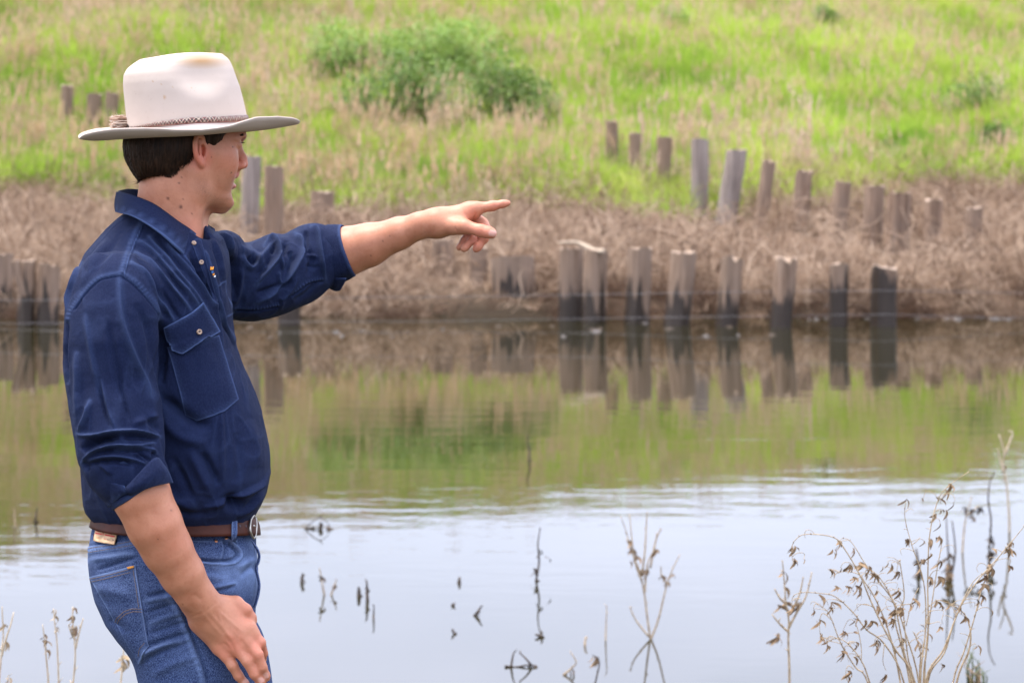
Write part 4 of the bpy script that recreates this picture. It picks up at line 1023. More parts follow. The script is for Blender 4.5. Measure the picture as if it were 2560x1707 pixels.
    # stitched seams with their puckers and pale edges
    seams = [([(352, 556), (331, 600), (313, 645), (303, 686)], 6, .0020, 'p', 8.5, .30), ([(360, 556), (339, 602), (321, 648), (309, 690)], 1.3, .0016, 'r', 0, .65), ([(364, 557), (343, 603), (325, 650), (313, 690)], 2.2, -.0022, 'f'),
        ([(303, 684), (276, 686), (243, 696), (209, 728), (178, 770), (170, 800)], 6, .0020, 'p', 8.5, .25), ([(300, 691), (276, 693), (246, 703), (213, 735), (183, 777)], 2.4, -.0035, 'f'), ([(302, 688), (276, 690), (244, 700), (211, 731), (181, 773)], 1.2, .0012, 'r', 0, .5),
        ([(305, 682), (338, 705), (374, 744), (398, 776), (402, 800)], 6, .0020, 'p', 8.5, .25), ([(302, 690), (333, 713), (369, 753), (393, 785), (397, 806)], 2.4, -.0038, 'f'), ([(303, 687), (335, 710), (371, 750), (395, 781)], 1.2, .0012, 'r', 0, .5)]
    seams += [([(549, 716), (557, 711), (565, 703)], 1.5, .0022, 'r', 0, .6), ([(566, 705), (575, 745), (584, 780)], 1.6, .0020, 'r', 0, .5), ([(572, 790), (578, 786), (584, 781)], 1.5, .0018, 'r', 0, .6)]
    D += displace(V, Nn, px, seams, fac*tors, wear)
    V2 = relax(V+Nn*D[:, None], Q, 2, .45)
    # fine random creasing everywhere
    fine = .0011*vnoise(V*np.array([1, 1, .6]), 38, 1)+.0006*vnoise(V*np.array([1, 1, .7]), 85, 2)
    rid = 1-np.abs(vnoise(V*np.array([1.3, 1.3, .55])+.35*vnoise(V, 9, 5)[:, None]/9, 26, 3)); fine += .0012*np.clip(rid-.72, 0, 1)/.28
    fine += .0028*vnoise(V*np.array([1, 1, .55]), 11, 7)
    V2 = V2+Nn*(fine*(.5+.5*fac))[:, None]
    wear += .07*np.clip(rid-.86, 0, 1)/.14*fac
    wear += np.clip(vnoise(V, 22, 9)*.04, 0, .04)
    o = mesh_obj("shirt", V2, Q, M_SHIRT, MAN); col_attr(o, 'wear', np.clip(wear, 0, 1))
    return o, BVHTree.FromPolygons(V2.tolist(), Q.tolist())
SHIRT, SB = build_shirt()
CAMP = Vector((0, 0, CZ))
def hit(bvh, px, py, off=0.0, yd=4.3, others=()):
    d = (at(px, py, 5.0)-CAMP).normalized(); best = None
    for b in (bvh, *others):
        r = b.ray_cast(CAMP, d)
        if r[0] is not None and (best is None or r[3] < best[3]): best = r
    if best is None:
        return at(px, py, yd)-Vector((0, off, 0)), Vector((0, -1, 0))
    n = best[1] if best[1].y < 0 else -best[1]
    return best[0]+(-d*.5+n*.5).normalized()*off, n
def rs(pl, n):
    """resample a 2-d polyline to n points"""
    pl = np.array(pl, float); s = np.concatenate([[0], np.cumsum(np.linalg.norm(np.diff(pl, axis=0), axis=1))])
    t = np.linspace(0, s[-1], n); return np.stack([np.interp(t, s, pl[:, 0]), np.interp(t, s, pl[:, 1])], 1)
def patch(name, top, bot, bvh, off, th, mat, parent, nu=26, nv=20, smooth_it=6, bulge=0.0, wear_edge=.5, others=(), seam=None, yd=4.3, edge_in=True, tilt=None, crown=None):
    """a piece of cloth sewn on: the area between two pixel curves, laid on the surface, with thickness"""
    T = rs(top, nu); B = rs(bot, nu); P = np.zeros((nv, nu, 3)); Nn = np.zeros((nv, nu, 3)); X = np.zeros((nv, nu, 2))
    for j in range(nv):
        t = j/(nv-1)
        for i in range(nu):
            x, y = T[i]*(1-t)+B[i]*t; X[j, i] = (x, y); p, n = hit(bvh, x, y, 0, yd, others); P[j, i] = p; Nn[j, i] = n
    y0 = P[:, :, 1].copy()
    Y = y0.copy()
    for _ in range(smooth_it):
        Z = Y.copy(); Z[1:-1, 1:-1] = (Y[:-2, 1:-1]+Y[2:, 1:-1]+Y[1:-1, :-2]+Y[1:-1, 2:])/4
        Z[0, 1:-1] = (Y[0, :-2]+Y[0, 2:])/2; Z[-1, 1:-1] = (Y[-1, :-2]+Y[-1, 2:])/2; Z[1:-1, 0] = (Y[:-2, 0]+Y[2:, 0])/2; Z[1:-1, -1] = (Y[:-2, -1]+Y[2:, -1])/2
        Y = np.minimum(Z, y0)
    P = P*(Y/P[:, :, 1])[:, :, None]
    v = np.linspace(0, 1, nv)[:, None]; u = np.linspace(0, 1, nu)[None, :]
    edge = np.minimum(np.minimum(u, 1-u)*nu, np.minimum(v, 1-v)*nv)
    D = off+bulge*np.sin(np.pi*u)*np.sin(np.pi*v)
    if tilt: D = D+tilt*v
    if seam: D = D+seam*np.exp(-((edge-2.2)/1.2)**2)*(.4+.6*np.sin((u*nu+v*nv)*2.4))
    n = np.cross(np.gradient(P, axis=1), np.gradient(P, axis=0)); n /= np.linalg.norm(n, axis=2)[:, :, None]+1e-12
    n[n[:, :, 1] > 0] *= -1
    F_ = P+n*D[:, :, None]; Bk = P+n*(D-th)[:, :, None]
    idx = np.arange(nu*nv).reshape(nv, nu); V = np.concatenate([F_.reshape(-1, 3), Bk.reshape(-1, 3)])
    q = np.stack([idx[:-1, :-1], idx[1:, :-1], idx[1:, 1:], idx[:-1, 1:]], -1).reshape(-1, 4); M = nu*nv
    fs = [tuple(a) for a in q]+[tuple(a[::-1]+M) for a in q]
    ring = list(idx[0, :])+list(idx[1:, -1])+list(idx[-1, :-1][::-1])+list(idx[1:-1, 0][::-1])
    for k in range(len(ring)):
        a, b = int(ring[k]), int(ring[(k+1) % len(ring)]); fs.append((a, b, b+M, a+M))
    fs = [tuple(int(i) for i in f) for f in fs]
    o = mesh_obj(name, V, fs, mat, parent)
    try: o.data.set_sharp_from_angle(angle=math.radians(50))
    except Exception: pass
    w = wear_edge*np.exp(-(edge/.8)**2)+.25*wear_edge*np.exp(-((edge-2.4)/.9)**2)*(.5+.5*np.sin((u*nu*1.0+v*nv)*2.4))
    col_attr(o, 'wear', np.concatenate([np.clip(w, 0, 1).ravel(), np.clip(w, 0, 1).ravel()]))
    return o, F_
def thread(mb, pts, bvh, off, r, dash=None, others=()):
    P = rs(pts, max(4, int(np.sum(np.linalg.norm(np.diff(np.array(pts, float), axis=0), axis=1))/2.5)))
    L3 = [hit(bvh, x, y, off, 4.3, others)[0] for x, y in P]
    mb.tube(L3, r, 4)
def bvh_of(o): return BVHTree.FromPolygons([tuple(v.co+o.location) for v in o.data.vertices], [tuple(p.vertices) for p in o.data.polygons])
def button(px, py, bvh, r=.0050, parent=SHIRT, others=()):
    p, n = hit(bvh, px, py, .0022, 4.3, others); R = n.to_track_quat('Z', 'Y').to_matrix()
    prof = [(0, .0004), (.25, .0002), (.45, .0006), (.62, .0017), (.85, .0017), (1, .0006), (1, -.0012)]
    vs = []; fs = []; k = 20
    for rr, z in prof:
        for j in range(k): a = 2*math.pi*j/k; vs.append(p+R@Vector((rr*r*math.cos(a), rr*r*math.sin(a), z)))
    for i in range(len(prof)-1):
        for j in range(k): fs.append((i*k+j, i*k+(j+1) % k, (i+1)*k+(j+1) % k, (i+1)*k+j))
    mi = [1 if i < 1 else 0 for i in range(len(prof)-1) for j in range(k)]
    return mesh_obj("button", vs, fs, [M_BUTTON, M_BUTTONC], parent, True, mi)
M_BUTTON = simple_mat("horn_button", (.34, .23, .16), .35, .5, 0, 400); M_BUTTONC = simple_mat("button_thread", (.06, .05, .06), .8)
# chest pocket: body, flap, button
pk, _ = patch("chest_pocket", [(420, 868), (455, 858), (500, 848), (546, 838)], [(465, 1036), (494, 1049.5), (530, 1040), (560, 1028), (595, 998)], SB, .0022, .006, M_SHIRT, SHIRT, 34, 40, 14, .001, .6, seam=.0007)
PB = bvh_of(pk)
fl, _ = patch("pocket_flap", [(411, 818), (440, 803), (480, 780), (507, 755)], [(432, 875), (456, 884), (500, 853), (522, 843), (544, 829)], SB, .0045, .0035, M_SHIRT, SHIRT, 30, 22, 16, .0015, 1.0, (PB,), .0006, tilt=.0025)
FB = bvh_of(fl)
button(498, 829.5, FB, .0049, SHIRT, (SB,))
# opened placket and its buttons
pl_, _ = patch("inner_placket", [(478, 606), (492, 594), (502, 600)], [(537, 752), (540, 754), (543, 752)], SB, .0015, .003, M_SHIRT, SHIRT, 10, 30, 10, 0, .30, seam=.0004)
LB = bvh_of(pl_)
button(503.5, 656, LB, .0042, SHIRT, (SB,)); button(484.5, 608, LB, .0042, SHIRT, (SB,))
def badge():
    mb = MB()
    for cx, cy, w, h, m in ((529.5, 671, 4.5, 6, 0), (531.5, 680, 3.0, 4, 2), (534, 686, 2.6, 4, 0), (536.5, 691, 1.6, 3, 1)):
        c = [hit(SB, cx+dx*w*.6, cy+dy*h*.6, .0035)[0] for dx, dy in ((-1, -1), (1, -1), (1, 1), (-1, 1))]
        mb.add(c, [(0, 1, 2, 3)], m); mb.add([q+Vector((0, .002, 0)) for q in c], [(3, 2, 1, 0)], m)
    mb.build("embroidered_badge", [simple_mat("orange_thread", (.72, .27, .02), .7), simple_mat("white_thread", (.8, .8, .8), .7), simple_mat("blue_thread", (.05, .16, .45), .7)], SHIRT, False)
badge()
def sheet(name, rows, th, mat, parent, wear_edge=.6, seam=.0006, sub=4):
    """double cloth from rows of (px, py, y) points"""
    R = [[Vector(at(*p)) for p in r] for r in rows]; R = [catmull(r, sub) for r in R]
    cols = list(zip(*R)); cols = [catmull(c, sub) for c in cols]
    P = np.array([[tuple(p) for p in c] for c in cols]).transpose(1, 0, 2); nv, nu = P.shape[:2]
    n = np.cross(np.gradient(P, axis=1), np.gradient(P, axis=0)); n /= np.linalg.norm(n, axis=2)[:, :, None]+1e-12
    v = np.linspace(0, 1, nv)[:, None]; u = np.linspace(0, 1, nu)[None, :]
    e = np.minimum((1-v)*nv, (1-u)*nu)
    bump = seam*np.exp(-((e-2.2)/1.0)**2)*np.sin(u*nu*2.2+v*5)
    F_ = P+n*bump[:, :, None]; B = P-n*th
    idx = np.arange(nu*nv).reshape(nv, nu); M = nu*nv
    q = np.stack([idx[:-1, :-1], idx[1:, :-1], idx[1:, 1:], idx[:-1, 1:]], -1).reshape(-1, 4)
    fs = [tuple(int(i) for i in a) for a in q]+[tuple(int(i)+M for i in a[::-1]) for a in q]
    ring = list(idx[0, :])+list(idx[1:, -1])+list(idx[-1, :-1][::-1])+list(idx[1:-1, 0][::-1])
    for k in range(len(ring)):
        a, b = int(ring[k]), int(ring[(k+1) % len(ring)]); fs.append((a, b, b+M, a+M))
    o = mesh_obj(name, np.concatenate([F_.reshape(-1, 3), B.reshape(-1, 3)]), fs, mat, parent)
    w = wear_edge*np.exp(-(e/.9)**2)+.4*wear_edge*np.exp(-((e-2.6)/.9)**2)*(.5+.5*np.sin(u*nu*2.2+v*5)); w = np.concatenate([w.ravel(), w.ravel()])
    col_attr(o, 'wear', np.clip(w, 0, 1)); return o
def build_collar():
    # near leaf: top edge from the nape to the throat, bottom edge to the point
    top = [(296, 480, 4.395), (315, 485, 4.345), (345, 496, 4.318), (381, 512, 4.305), (413, 534, 4.303), (445, 558, 4.310), (470, 574, 4.320), (487, 587, 4.328)]
    mid = [(291, 508, 4.395), (308, 512, 4.330), (338, 524, 4.295), (374, 540, 4.276), (410, 562, 4.268), (440, 585, 4.272), (463, 602, 4.285), (474, 612, 4.298)]
    bot = [(293, 529, 4.395), (306, 534, 4.325), (330, 542, 4.285), (365, 561, 4.262), (402, 587, 4.248), (430, 612, 4.246), (448, 629, 4.252), (457.5, 640, 4.262)]
    sheet("collar_leaf", [top, mid, bot], .004, M_SHIRT, SHIRT, .95)
    # inside of the collar: stand going round the neck, seen at the nape and at the throat
    ring_t = [(487, 588, 4.330), (440, 556, 4.314), (381, 513, 4.309), (330, 489, 4.335), (298, 480, 4.385), (300, 476, 4.43), (325, 473, 4.475), (365, 480, 4.50), (420, 502, 4.51), (470, 530, 4.50), (508, 554, 4.475), (536, 572, 4.445)]
    ring_b = [(480, 610, 4.330), (436, 590, 4.318), (381, 556, 4.313), (335, 528, 4.338), (306, 522, 4.385), (308, 518, 4.43), (330, 515, 4.47), (368, 522, 4.49), (420, 548, 4.50), (470, 580, 4.49), (500, 602, 4.455), (530, 606, 4.425)]
    sheet("collar_stand", [ring_t, [((a[0]+b[0])/2, (a[1]+b[1])/2, (a[2]+b[2])/2) for a, b in zip(ring_t, ring_b)], ring_b], .003, M_SHIRT, SHIRT, .3)
    # far leaf folded over, its end showing at the throat
    t = [(440, 512, 4.520), (480, 536, 4.510), (508, 554, 4.482), (537, 572, 4.450)]; m = [(446, 530, 4.535), (486, 556, 4.530), (514, 570, 4.505), (540, 588, 4.470)]; b = [(452, 548, 4.545), (492, 576, 4.545), (520, 590, 4.52), (538, 603, 4.480)]
    sheet("collar_leaf", [t, m, b], .003, M_SHIRT, SHIRT, .4)
build_collar()
def cuff(name, pts, rows_r, axis_n, squash, seed, fold, parent=SHIRT, th=.004, mouth=None, n=64):
    """rolled sleeve end: rings of radius r round the arm's axis, outer skin and inner skin"""
    C = [Vector(at(*p)) for p in pts]; ax = (C[-1]-C[0]).normalized(); u = Vector(axis_n); u = (u-ax*u.dot(ax)).normalized(); w = ax.cross(u)
    r = random.Random(seed); ph = [r.uniform(0, 6.28) for _ in range(6)]
    nr = len(C); outer = []
    for i in range(nr):
        ring = []
        for j in range(n):
            a = 2*math.pi*j/n; t = i/(nr-1)
            q = rows_r[i]*(1+.018*math.sin(3*a+ph[0]+t)+.012*math.sin(5*a+ph[1]-2*t)+.008*math.sin(9*a+ph[2]+3*t))+fold*math.sin(4*a+6*t+ph[3])*math.sin(math.pi*t)*.5
            sh = (mouth(a)*t if mouth else 0)
            ring.append(C[i]+ax*sh+u*math.cos(a)*q*squash+w*math.sin(a)*q)
        outer.append(ring)
    inner = [[C[i]+(p-C[i])*(1-th/rows_r[i]) for p in outer[i]] for i in range(nr)]
    rings = outer+[[C[-1]+(p-C[-1])*(1-.5*th/rows_r[-1])+ax*.0015 for p in outer[-1]]]+inner[::-1]
    vs = [p for g in rings for p in g]; fs = []
    for i in range(len(rings)-1):
        for j in range(n): fs.append((i*n+j, i*n+(j+1) % n, (i+1)*n+(j+1) % n, (i+1)*n+j))
    o = mesh_obj(name, vs, fs, M_SHIRT, parent)
    w_ = np.zeros(len(vs)); w_[nr*n-n:nr*n+n] = .35; w_[:n] = .3; col_attr(o, 'wear', w_)
    return o
cuff("sleeve_cuff", [(806, 645, 4.712), (816, 641, 4.712), (828, 636, 4.71), (842, 632, 4.71), (855, 630, 4.708), (864, 628, 4.708), (871, 627, 4.707)], [.0545, .0585, .0590, .0575, .0550, .0532, .0522], (0, 1, 0), .95, 3, .002, mouth=lambda a: .002*math.sin(2*a))
cuff("sleeve_cuff", [(318, 1166, 4.150), (324, 1178, 4.148), (331, 1192, 4.145), (338, 1206, 4.142), (345, 1219, 4.140), (351, 1231, 4.138), (355, 1239, 4.137)], [.0600, .0605, .0600, .0585, .0570, .0565, .0562], (0, 1, 0), .98, 5, .006, th=.005, mouth=lambda a: .004*math.sin(2*a+1))
# turned-up edge and tab of the near cuff, and the loose tab of the far one
def cuff_tabs():
    t = [(233, 1207, 4.135), (258, 1200, 4.105), (285, 1206, 4.088), (312, 1215, 4.082)]; m = [(250, 1228, 4.130), (275, 1226, 4.098), (300, 1226, 4.084), (318, 1222, 4.080)]; b = [(276, 1266, 4.125), (292, 1250, 4.098), (308, 1234, 4.086), (322, 1228, 4.082)]
    sheet("cuff_tab", [t, m, b], .004, M_SHIRT, SHIRT, .5)
    t = [(322, 1222, 4.078), (348, 1186, 4.076), (378, 1150, 4.088), (390, 1148, 4.10)]; m = [(318, 1226, 4.074), (360, 1204, 4.072), (396, 1178, 4.088), (414, 1180, 4.11)]; b = [(326, 1232, 4.080), (365, 1216, 4.078), (402, 1208, 4.096), (426, 1206, 4.125)]
    sheet("cuff_fold", [t, m, b], .006, M_SHIRT, SHIRT, .35)
    t = [(822, 690, 4.69), (845, 694, 4.672), (866, 694, 4.668)]; m = [(824, 706, 4.70), (842, 712, 4.685), (860, 704, 4.68)]; b = [(828, 719, 4.71), (840, 724, 4.70), (852, 723, 4.695)]
    sheet("cuff_tab", [t, m, b], .004, M_SHIRT, SHIRT, .4)
cuff_tabs()

# ------------------------------------------------------------------ jeans, belt
HIPS = [(1288, 240, 630, 4.40, .128, .25), (1312, 232, 640, 4.40, .138, .25), (1340, 224, 644, 4.40, .148, .25), (1364, 219, 645, 4.40, .155, .25), (1396, 217, 647, 4.40, .160, .22), (1440, 223, 646, 4.395, .165, .2),
        (1492, 238, 645, 4.395, .168, .15), (1518, 250, 640, 4.395, .169, .15), (1545, 266, 638, 4.395, .170, .12), (1582, 294, 636, 4.395, .170, .1), (1620, 328, 640, 4.395, .170, .08), (1660, 352, 645, 4.395, .165, .05)]
def build_jeans():
    A = lambda px, py, y: np.array(at(px, py, y))
    ops = [(Loft(K(HIPS), 2.4), 'u', 0)]
    for y, dx, k in ((4.318, 0, .03), (4.49, 30, .03)):
        ops += [(f, o, k) for f, o, _ in chain([(A(498+dx, 1640, y), .1030), (A(505+dx, 1720, y), .1010), (A(520+dx, 1900, y), .088), (A(530+dx, 2050, y), .078), (A(520+dx, 2300, y), .074), (A(515+dx, 2590, y), .070)], .02)]
    lo = np.array([at(195, 0, 4.3).x, 4.15, .02]); hi = np.array([at(670, 0, 4.4).x+.02, 4.68, at(0, 1275, 4.4).z])
    V, Q = polygonise(ops, lo, hi, .0027)
    V = relax(V, Q, 2, .5); Nn = vnormals(V, Q); px = topx(V); fac = np.clip(-Nn[:, 1]*2.2+.35, 0, 1); wear = np.zeros(len(V))
    folds = [([(528, 1478), (558, 1472), (590, 1464)], 3.5, -.0042), ([(530, 1470), (560, 1463), (592, 1456)], 5, .003, 'g', 0, .3), ([(600, 1440), (620, 1425), (640, 1412)], 6, -.003), ([(590, 1420), (615, 1405), (640, 1395)], 8, .003, 'g', 0, .25),
        ([(365, 1490), (400, 1483), (432, 1476)], 5, -.0035), ([(360, 1503), (400, 1496), (440, 1488)], 6, .003, 'g', 0, .18), ([(365, 1532), (400, 1520), (445, 1506)], 5, -.0035), ([(372, 1560), (410, 1545), (455, 1530)], 7, .003, 'g', 0, .15), ([(370, 1585), (420, 1568), (470, 1550)], 5, -.003),
        ([(360, 1618), (420, 1597), (480, 1578)], 6, -.005), ([(352, 1640), (400, 1615), (450, 1600)], 7, .0045, 'g', 0, .2), ([(352, 1665), (380, 1640), (430, 1620), (480, 1605)], 5, -.0035), ([(380, 1690), (430, 1660), (490, 1640)], 10, .003),
        ([(240, 1425), (290, 1408), (335, 1394), (352, 1392)], 4.5, -.004), ([(225, 1400), (280, 1392), (330, 1382)], 7, .003, 'g', 0, .3), ([(275, 1545), (300, 1560), (320, 1580)], 8, -.004), ([(240, 1470), (300, 1480), (335, 1500)], 12, .003),
        ([(520, 1520), (560, 1500), (600, 1490)], 5, -.002), ([(480, 1430), (520, 1440), (560, 1445)], 8, .002, 'g', 0, .2),
        # seams: yoke, side seam, pocket mouths
        ([(217, 1376), (267, 1368), (335, 1357)], 5.5, .0024, 'p', 6, .5), ([(217, 1369), (267, 1361), (335, 1349)], 1.6, .0014, 'r', 0, .55), ([(218, 1384), (267, 1376), (340, 1364)], 1.8, .0010, 'r', 0, .45), ([(217, 1365), (267, 1357), (335, 1346)], 1.6, -.0015, 'f'),
        ([(424, 1488), (448, 1525), (470, 1579), (488, 1626), (504, 1670), (513, 1712)], 2.5, .0026, 'f', 0, .28), ([(430, 1486), (454, 1523), (476, 1577), (494, 1624), (510, 1668), (519, 1712)], 4, -.0036, 'f'),
        ([(416, 1490), (441, 1527), (463, 1582), (481, 1629), (497, 1672), (506, 1712)], 6, .0016, 'p', 13, .38),
        ([(488, 1402), (520, 1407), (548, 1409), (582, 1407), (597, 1397), (601, 1385), (594, 1370), (576, 1353), (562, 1345)], 2.2, .0034, 'f', 0, .75), ([(488, 1397), (520, 1402), (548, 1403), (578, 1401), (590, 1393), (594, 1384), (587, 1372), (570, 1357)], 4, -.0065, 'f'),
        ([(492, 1412), (548, 1417), (590, 1413), (610, 1395)], 2, .0010, 'p', 4, .2), ([(553, 1352), (557, 1368), (555, 1385), (549, 1402)], 2, .0022, 'f', 0, .4), ([(560, 1352), (564, 1368), (562, 1385), (556, 1402)], 4, -.0030, 'f'), ([(480, 1352), (520, 1353), (553, 1355)], 1.6, .0012, 'r', 0, .4),
        ([(628, 1345), (641, 1367), (647, 1388), (644, 1408), (638, 1420), (643, 1440), (647, 1462), (644, 1485), (636, 1516)], 4, -.006, 'f'), ([(620, 1345), (633, 1367), (638, 1388), (636, 1408), (630, 1422), (634, 1440), (638, 1462), (636, 1485)], 8, .003, 'g', 0, .3)]
    D = displace(V, Nn, px, [(f[0], f[1], f[2]*1.5, *f[3:]) for f in folds], fac, wear)
    V2 = V+Nn*(D+(.0014*vnoise(V*np.array([.7, .7, 1.5]), 30, 11)+.0018*vnoise(V*np.array([.6, .6, 1.6]), 14, 12))*(.4+.6*fac))[:, None]
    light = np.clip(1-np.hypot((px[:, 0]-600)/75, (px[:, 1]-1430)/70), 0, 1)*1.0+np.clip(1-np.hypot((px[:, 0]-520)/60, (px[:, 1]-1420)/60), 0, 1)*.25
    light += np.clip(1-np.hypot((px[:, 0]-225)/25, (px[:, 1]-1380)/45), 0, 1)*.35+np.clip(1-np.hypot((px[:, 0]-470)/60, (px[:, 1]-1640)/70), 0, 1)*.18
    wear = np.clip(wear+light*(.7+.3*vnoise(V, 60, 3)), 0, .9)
    o = mesh_obj("jeans", V2, Q, M_DENIM, MAN); col_attr(o, 'wear', wear)
    return o, BVHTree.FromPolygons(V2.tolist(), Q.tolist())
JEANS, JB = build_jeans()
bp, _ = patch("back_pocket", [(226, 1441), (262, 1433), (300, 1423), (339, 1412)], [(326, 1618), (338, 1635), (349, 1657), (360, 1633), (371, 1611)], JB, .0026, .005, M_DENIM, JEANS, 30, 44, 10, .001, .75, seam=.0009)
BB = bvh_of(bp)
def pocket_threads():
    mb = MB()
    for p in ([(224, 1447), (262, 1439), (300, 1429), (337, 1419)], [(226, 1454), (264, 1446), (302, 1436), (326, 1430)], [(287, 1556), (291, 1546), (310, 1528), (330, 1521), (355, 1522)], [(293, 1558), (297, 1549), (314, 1534), (332, 1528), (356, 1529)],
              [(333, 1425), (340, 1470), (347, 1518)], [(362, 1606), (349, 1620), (345, 1640)]):
        thread(mb, p, BB, .0006, .0004, None, (JB,))
    mb.build("pocket_stitching", M_THREAD, bp)
    mb = MB()
    for p in ([(217, 1371), (267, 1363), (332, 1352)], [(218, 1381), (267, 1373), (338, 1361)]): thread(mb, p, JB, .0006, .0004)
    mb.build("yoke_stitching", M_THREAD, JEANS)
    mb = MB()
    for k in range(3): thread(mb, [(318+k, 1418.5+k*1.6-.8), (335, 1414+k*1.6)], BB, .0014, .0008, None, (JB,))
    mb.build("bar_tack", simple_mat("orange_bar_tack", (.55, .25, .05), .8), bp)
pocket_threads()
def build_belt():
    hp = np.array(K(HIPS)); n = 140; rows = 7; vs = []; fs = []
    def ringpt(t, row, off):
        z = at(0, row, YM).z; o = np.argsort(hp[:, 0]); f = lambda k: np.interp(z, hp[o, 0], hp[o, k])
        cx, cy, hx, hy, sh = f(1), f(2), f(3), f(4), f(5); c, s = math.cos(t), math.sin(t); p = 2/2.4
        dx = (hx+off)*math.copysign(abs(c)**p, c); dy = (hy+off)*math.copysign(abs(s)**p, s)-sh*dx
        return Vector((cx+dx, cy+dy, CZ-(row-HY)/F*(cy+dy)))
    def band(t):                                # top and bottom rows of the belt as it dips at the side
        x = math.cos(t); y = math.sin(t)
        return (1293+4*max(0, -y)-6*max(0, x)+(-8 if x < -.8 else 0)*1.0, 1341-26*max(0, -x)**2.2-4*max(0, x)**3)
    for ins in (0, 1):
        for i in range(rows):
            k = i/(rows-1)
            for j in range(n):
                t = 2*math.pi*j/n; a, b = band(t); e = .0008*(1-abs(2*k-1)**6)
                vs.append(ringpt(t, a+(b-a)*k, (.0085+e) if ins == 0 else .0045))
    R = lambda s, i, j: s*rows*n+i*n+j % n
    for i in range(rows-1):
        for j in range(n): fs.append((R(0, i, j), R(0, i+1, j), R(0, i+1, j+1), R(0, i, j+1))); fs.append((R(1, i, j+1), R(1, i+1, j+1), R(1, i+1, j), R(1, i, j)))
    for j in range(n):
        fs.append((R(0, 0, j+1), R(1, 0, j+1), R(1, 0, j), R(0, 0, j))); fs.append((R(0, rows-1, j), R(1, rows-1, j), R(1, rows-1, j+1), R(0, rows-1, j+1)))
    o = mesh_obj("belt", vs, fs, M_LEATHER, MAN)
    return o
BELT = build_belt(); EB = bvh_of(BELT)
def belt_bits():
    mb = MB()
    # buckle: a D-shaped frame seen almost edge on, and its prong
    c = [(633, 1289), (627, 1300), (625, 1316), (627, 1332), (633, 1344), (638, 1340), (641, 1316), (639, 1294)]
    pts = []
    for i, (x, y) in enumerate(c):
        p, n_ = hit(EB, min(x, 640), min(max(y, 1296), 1334), .006, 4.33, (JB,)); q = at(x, y, p.y-.004+(.012 if i in (5, 6, 7) else 0)); pts.append(q)
    pts = catmull(pts+[pts[0]], 4); mb.tube(pts, .0023, 8)
    mb.tube([at(626, 1315, pts[0].y-.004), at(634, 1314, pts[0].y-.008), at(636, 1315, pts[0].y-.006)], [.0022, .0024, .0026], 8)
    mb.build("buckle", M_STEEL, BELT)
    for x, y in ((600, 1314), (615, 1314)):
        m2 = MB(); p, n_ = hit(EB, x, y, .0006, 4.3); R = n_.to_track_quat('Z', 'Y').to_matrix()
        m2.add([p+R@Vector((.0022*math.cos(a*.785), .0026*math.sin(a*.785), 0)) for a in range(8)], [tuple(range(8))]); m2.build("belt_hole", M_BUTTONC, BELT)
    patch("belt_loop", [(578, 1288), (584, 1287), (590, 1288)], [(578, 1349), (584, 1353), (589, 1356)], EB, .0045, .004, M_DENIM, JEANS, 8, 26, 4, 0, .8, (JB,))
    tp = [(242, 1317), (258, 1320), (277, 1327), (294, 1335)]; bt = [(236, 1352), (252, 1356), (269, 1359), (287, 1362)]; rows = []
    ys = np.array([[hit(JB, x, y, 0, 4.3)[0].y for x, y in r] for r in (tp, [((p[0]+q[0])/2, (p[1]+q[1])/2) for p, q in zip(tp, bt)], bt)])
    fit = np.polyfit(np.arange(4), ys.mean(0), 2); dv = np.polyfit(np.arange(3), ys.mean(1), 1)[0]
    for k, t in enumerate((0, .5, 1)):
        rows.append([(p[0]*(1-t)+q[0]*t, p[1]*(1-t)+q[1]*t, float(np.polyval(fit, i)+dv*(k-1)-.0065)) for i, (p, q) in enumerate(zip(tp, bt))])
    lb = sheet("leather_patch", rows, .0025, M_TAN, JEANS, 0, 0)
    PBV = bvh_of(lb)
    # print on the patch: red emblem marks and the size
    mr = simple_mat("red_print", (.50, .06, .05), .8); mk = simple_mat("dark_print", (.10, .06, .05), .8); mo = simple_mat("brown_print", (.40, .17, .06), .8)
    mb = MB(); f = lambda x, y: hit(PBV, x, y, .0006, 4.3)[0]
    def quad(x0, y0, x1, y1, h, m):
        a = f(x0, y0); b = f(x1, y1); c = f(x1, y1+h); d = f(x0, y0+h); mb.add([a, b, c, d], [(0, 1, 2, 3)], m)
    quad(238.5, 1330, 254, 1333, 3.6, 0); quad(262, 1334.5, 286, 1339, 3.6, 0); quad(239, 1326, 253, 1329, 1.2, 0); quad(263, 1331, 280, 1334.5, 1.2, 0); quad(255, 1329, 256.2, 1329.2, 8, 0); quad(258.2, 1330, 259.4, 1330.2, 8, 0)
    quad(234, 1348.5, 287, 1356, 1.0, 2); quad(287, 1337, 288.2, 1337, 17, 2); quad(233.5, 1333, 234.6, 1333, 15, 2)
    mb.build("patch_print", [mr, mk, mo], lb, False)
    def word(txt, x, y, size, ang, mat, nm):
        cu = bpy.data.curves.new(nm, 'FONT'); cu.body = txt; cu.size = size; to = bpy.data.objects.new(nm, cu); COL.objects.link(to)
        dg = bpy.context.evaluated_depsgraph_get(); me = bpy.data.meshes.new_from_object(to.evaluated_get(dg)); bpy.data.objects.remove(to)
        k = F/4.25; vs = []
        for v in me.vertices:
            dx, dy = v.co.x*k, -v.co.y*k; c_, s_ = math.cos(ang), math.sin(ang); vs.append(f(x+dx*c_-dy*s_, y+dx*s_+dy*c_))
        mesh_obj(nm, vs, [tuple(p.vertices) for p in me.polygons], mat, lb, False)
    word("W", 259.5, 1348.6, .0040, .13, mr, "patch_lettering"); word("36 L 34", 265.5, 1349.6, .0046, .13, mk, "patch_lettering"); word("505", 241, 1345.2, .0044, .13, mo, "patch_lettering")
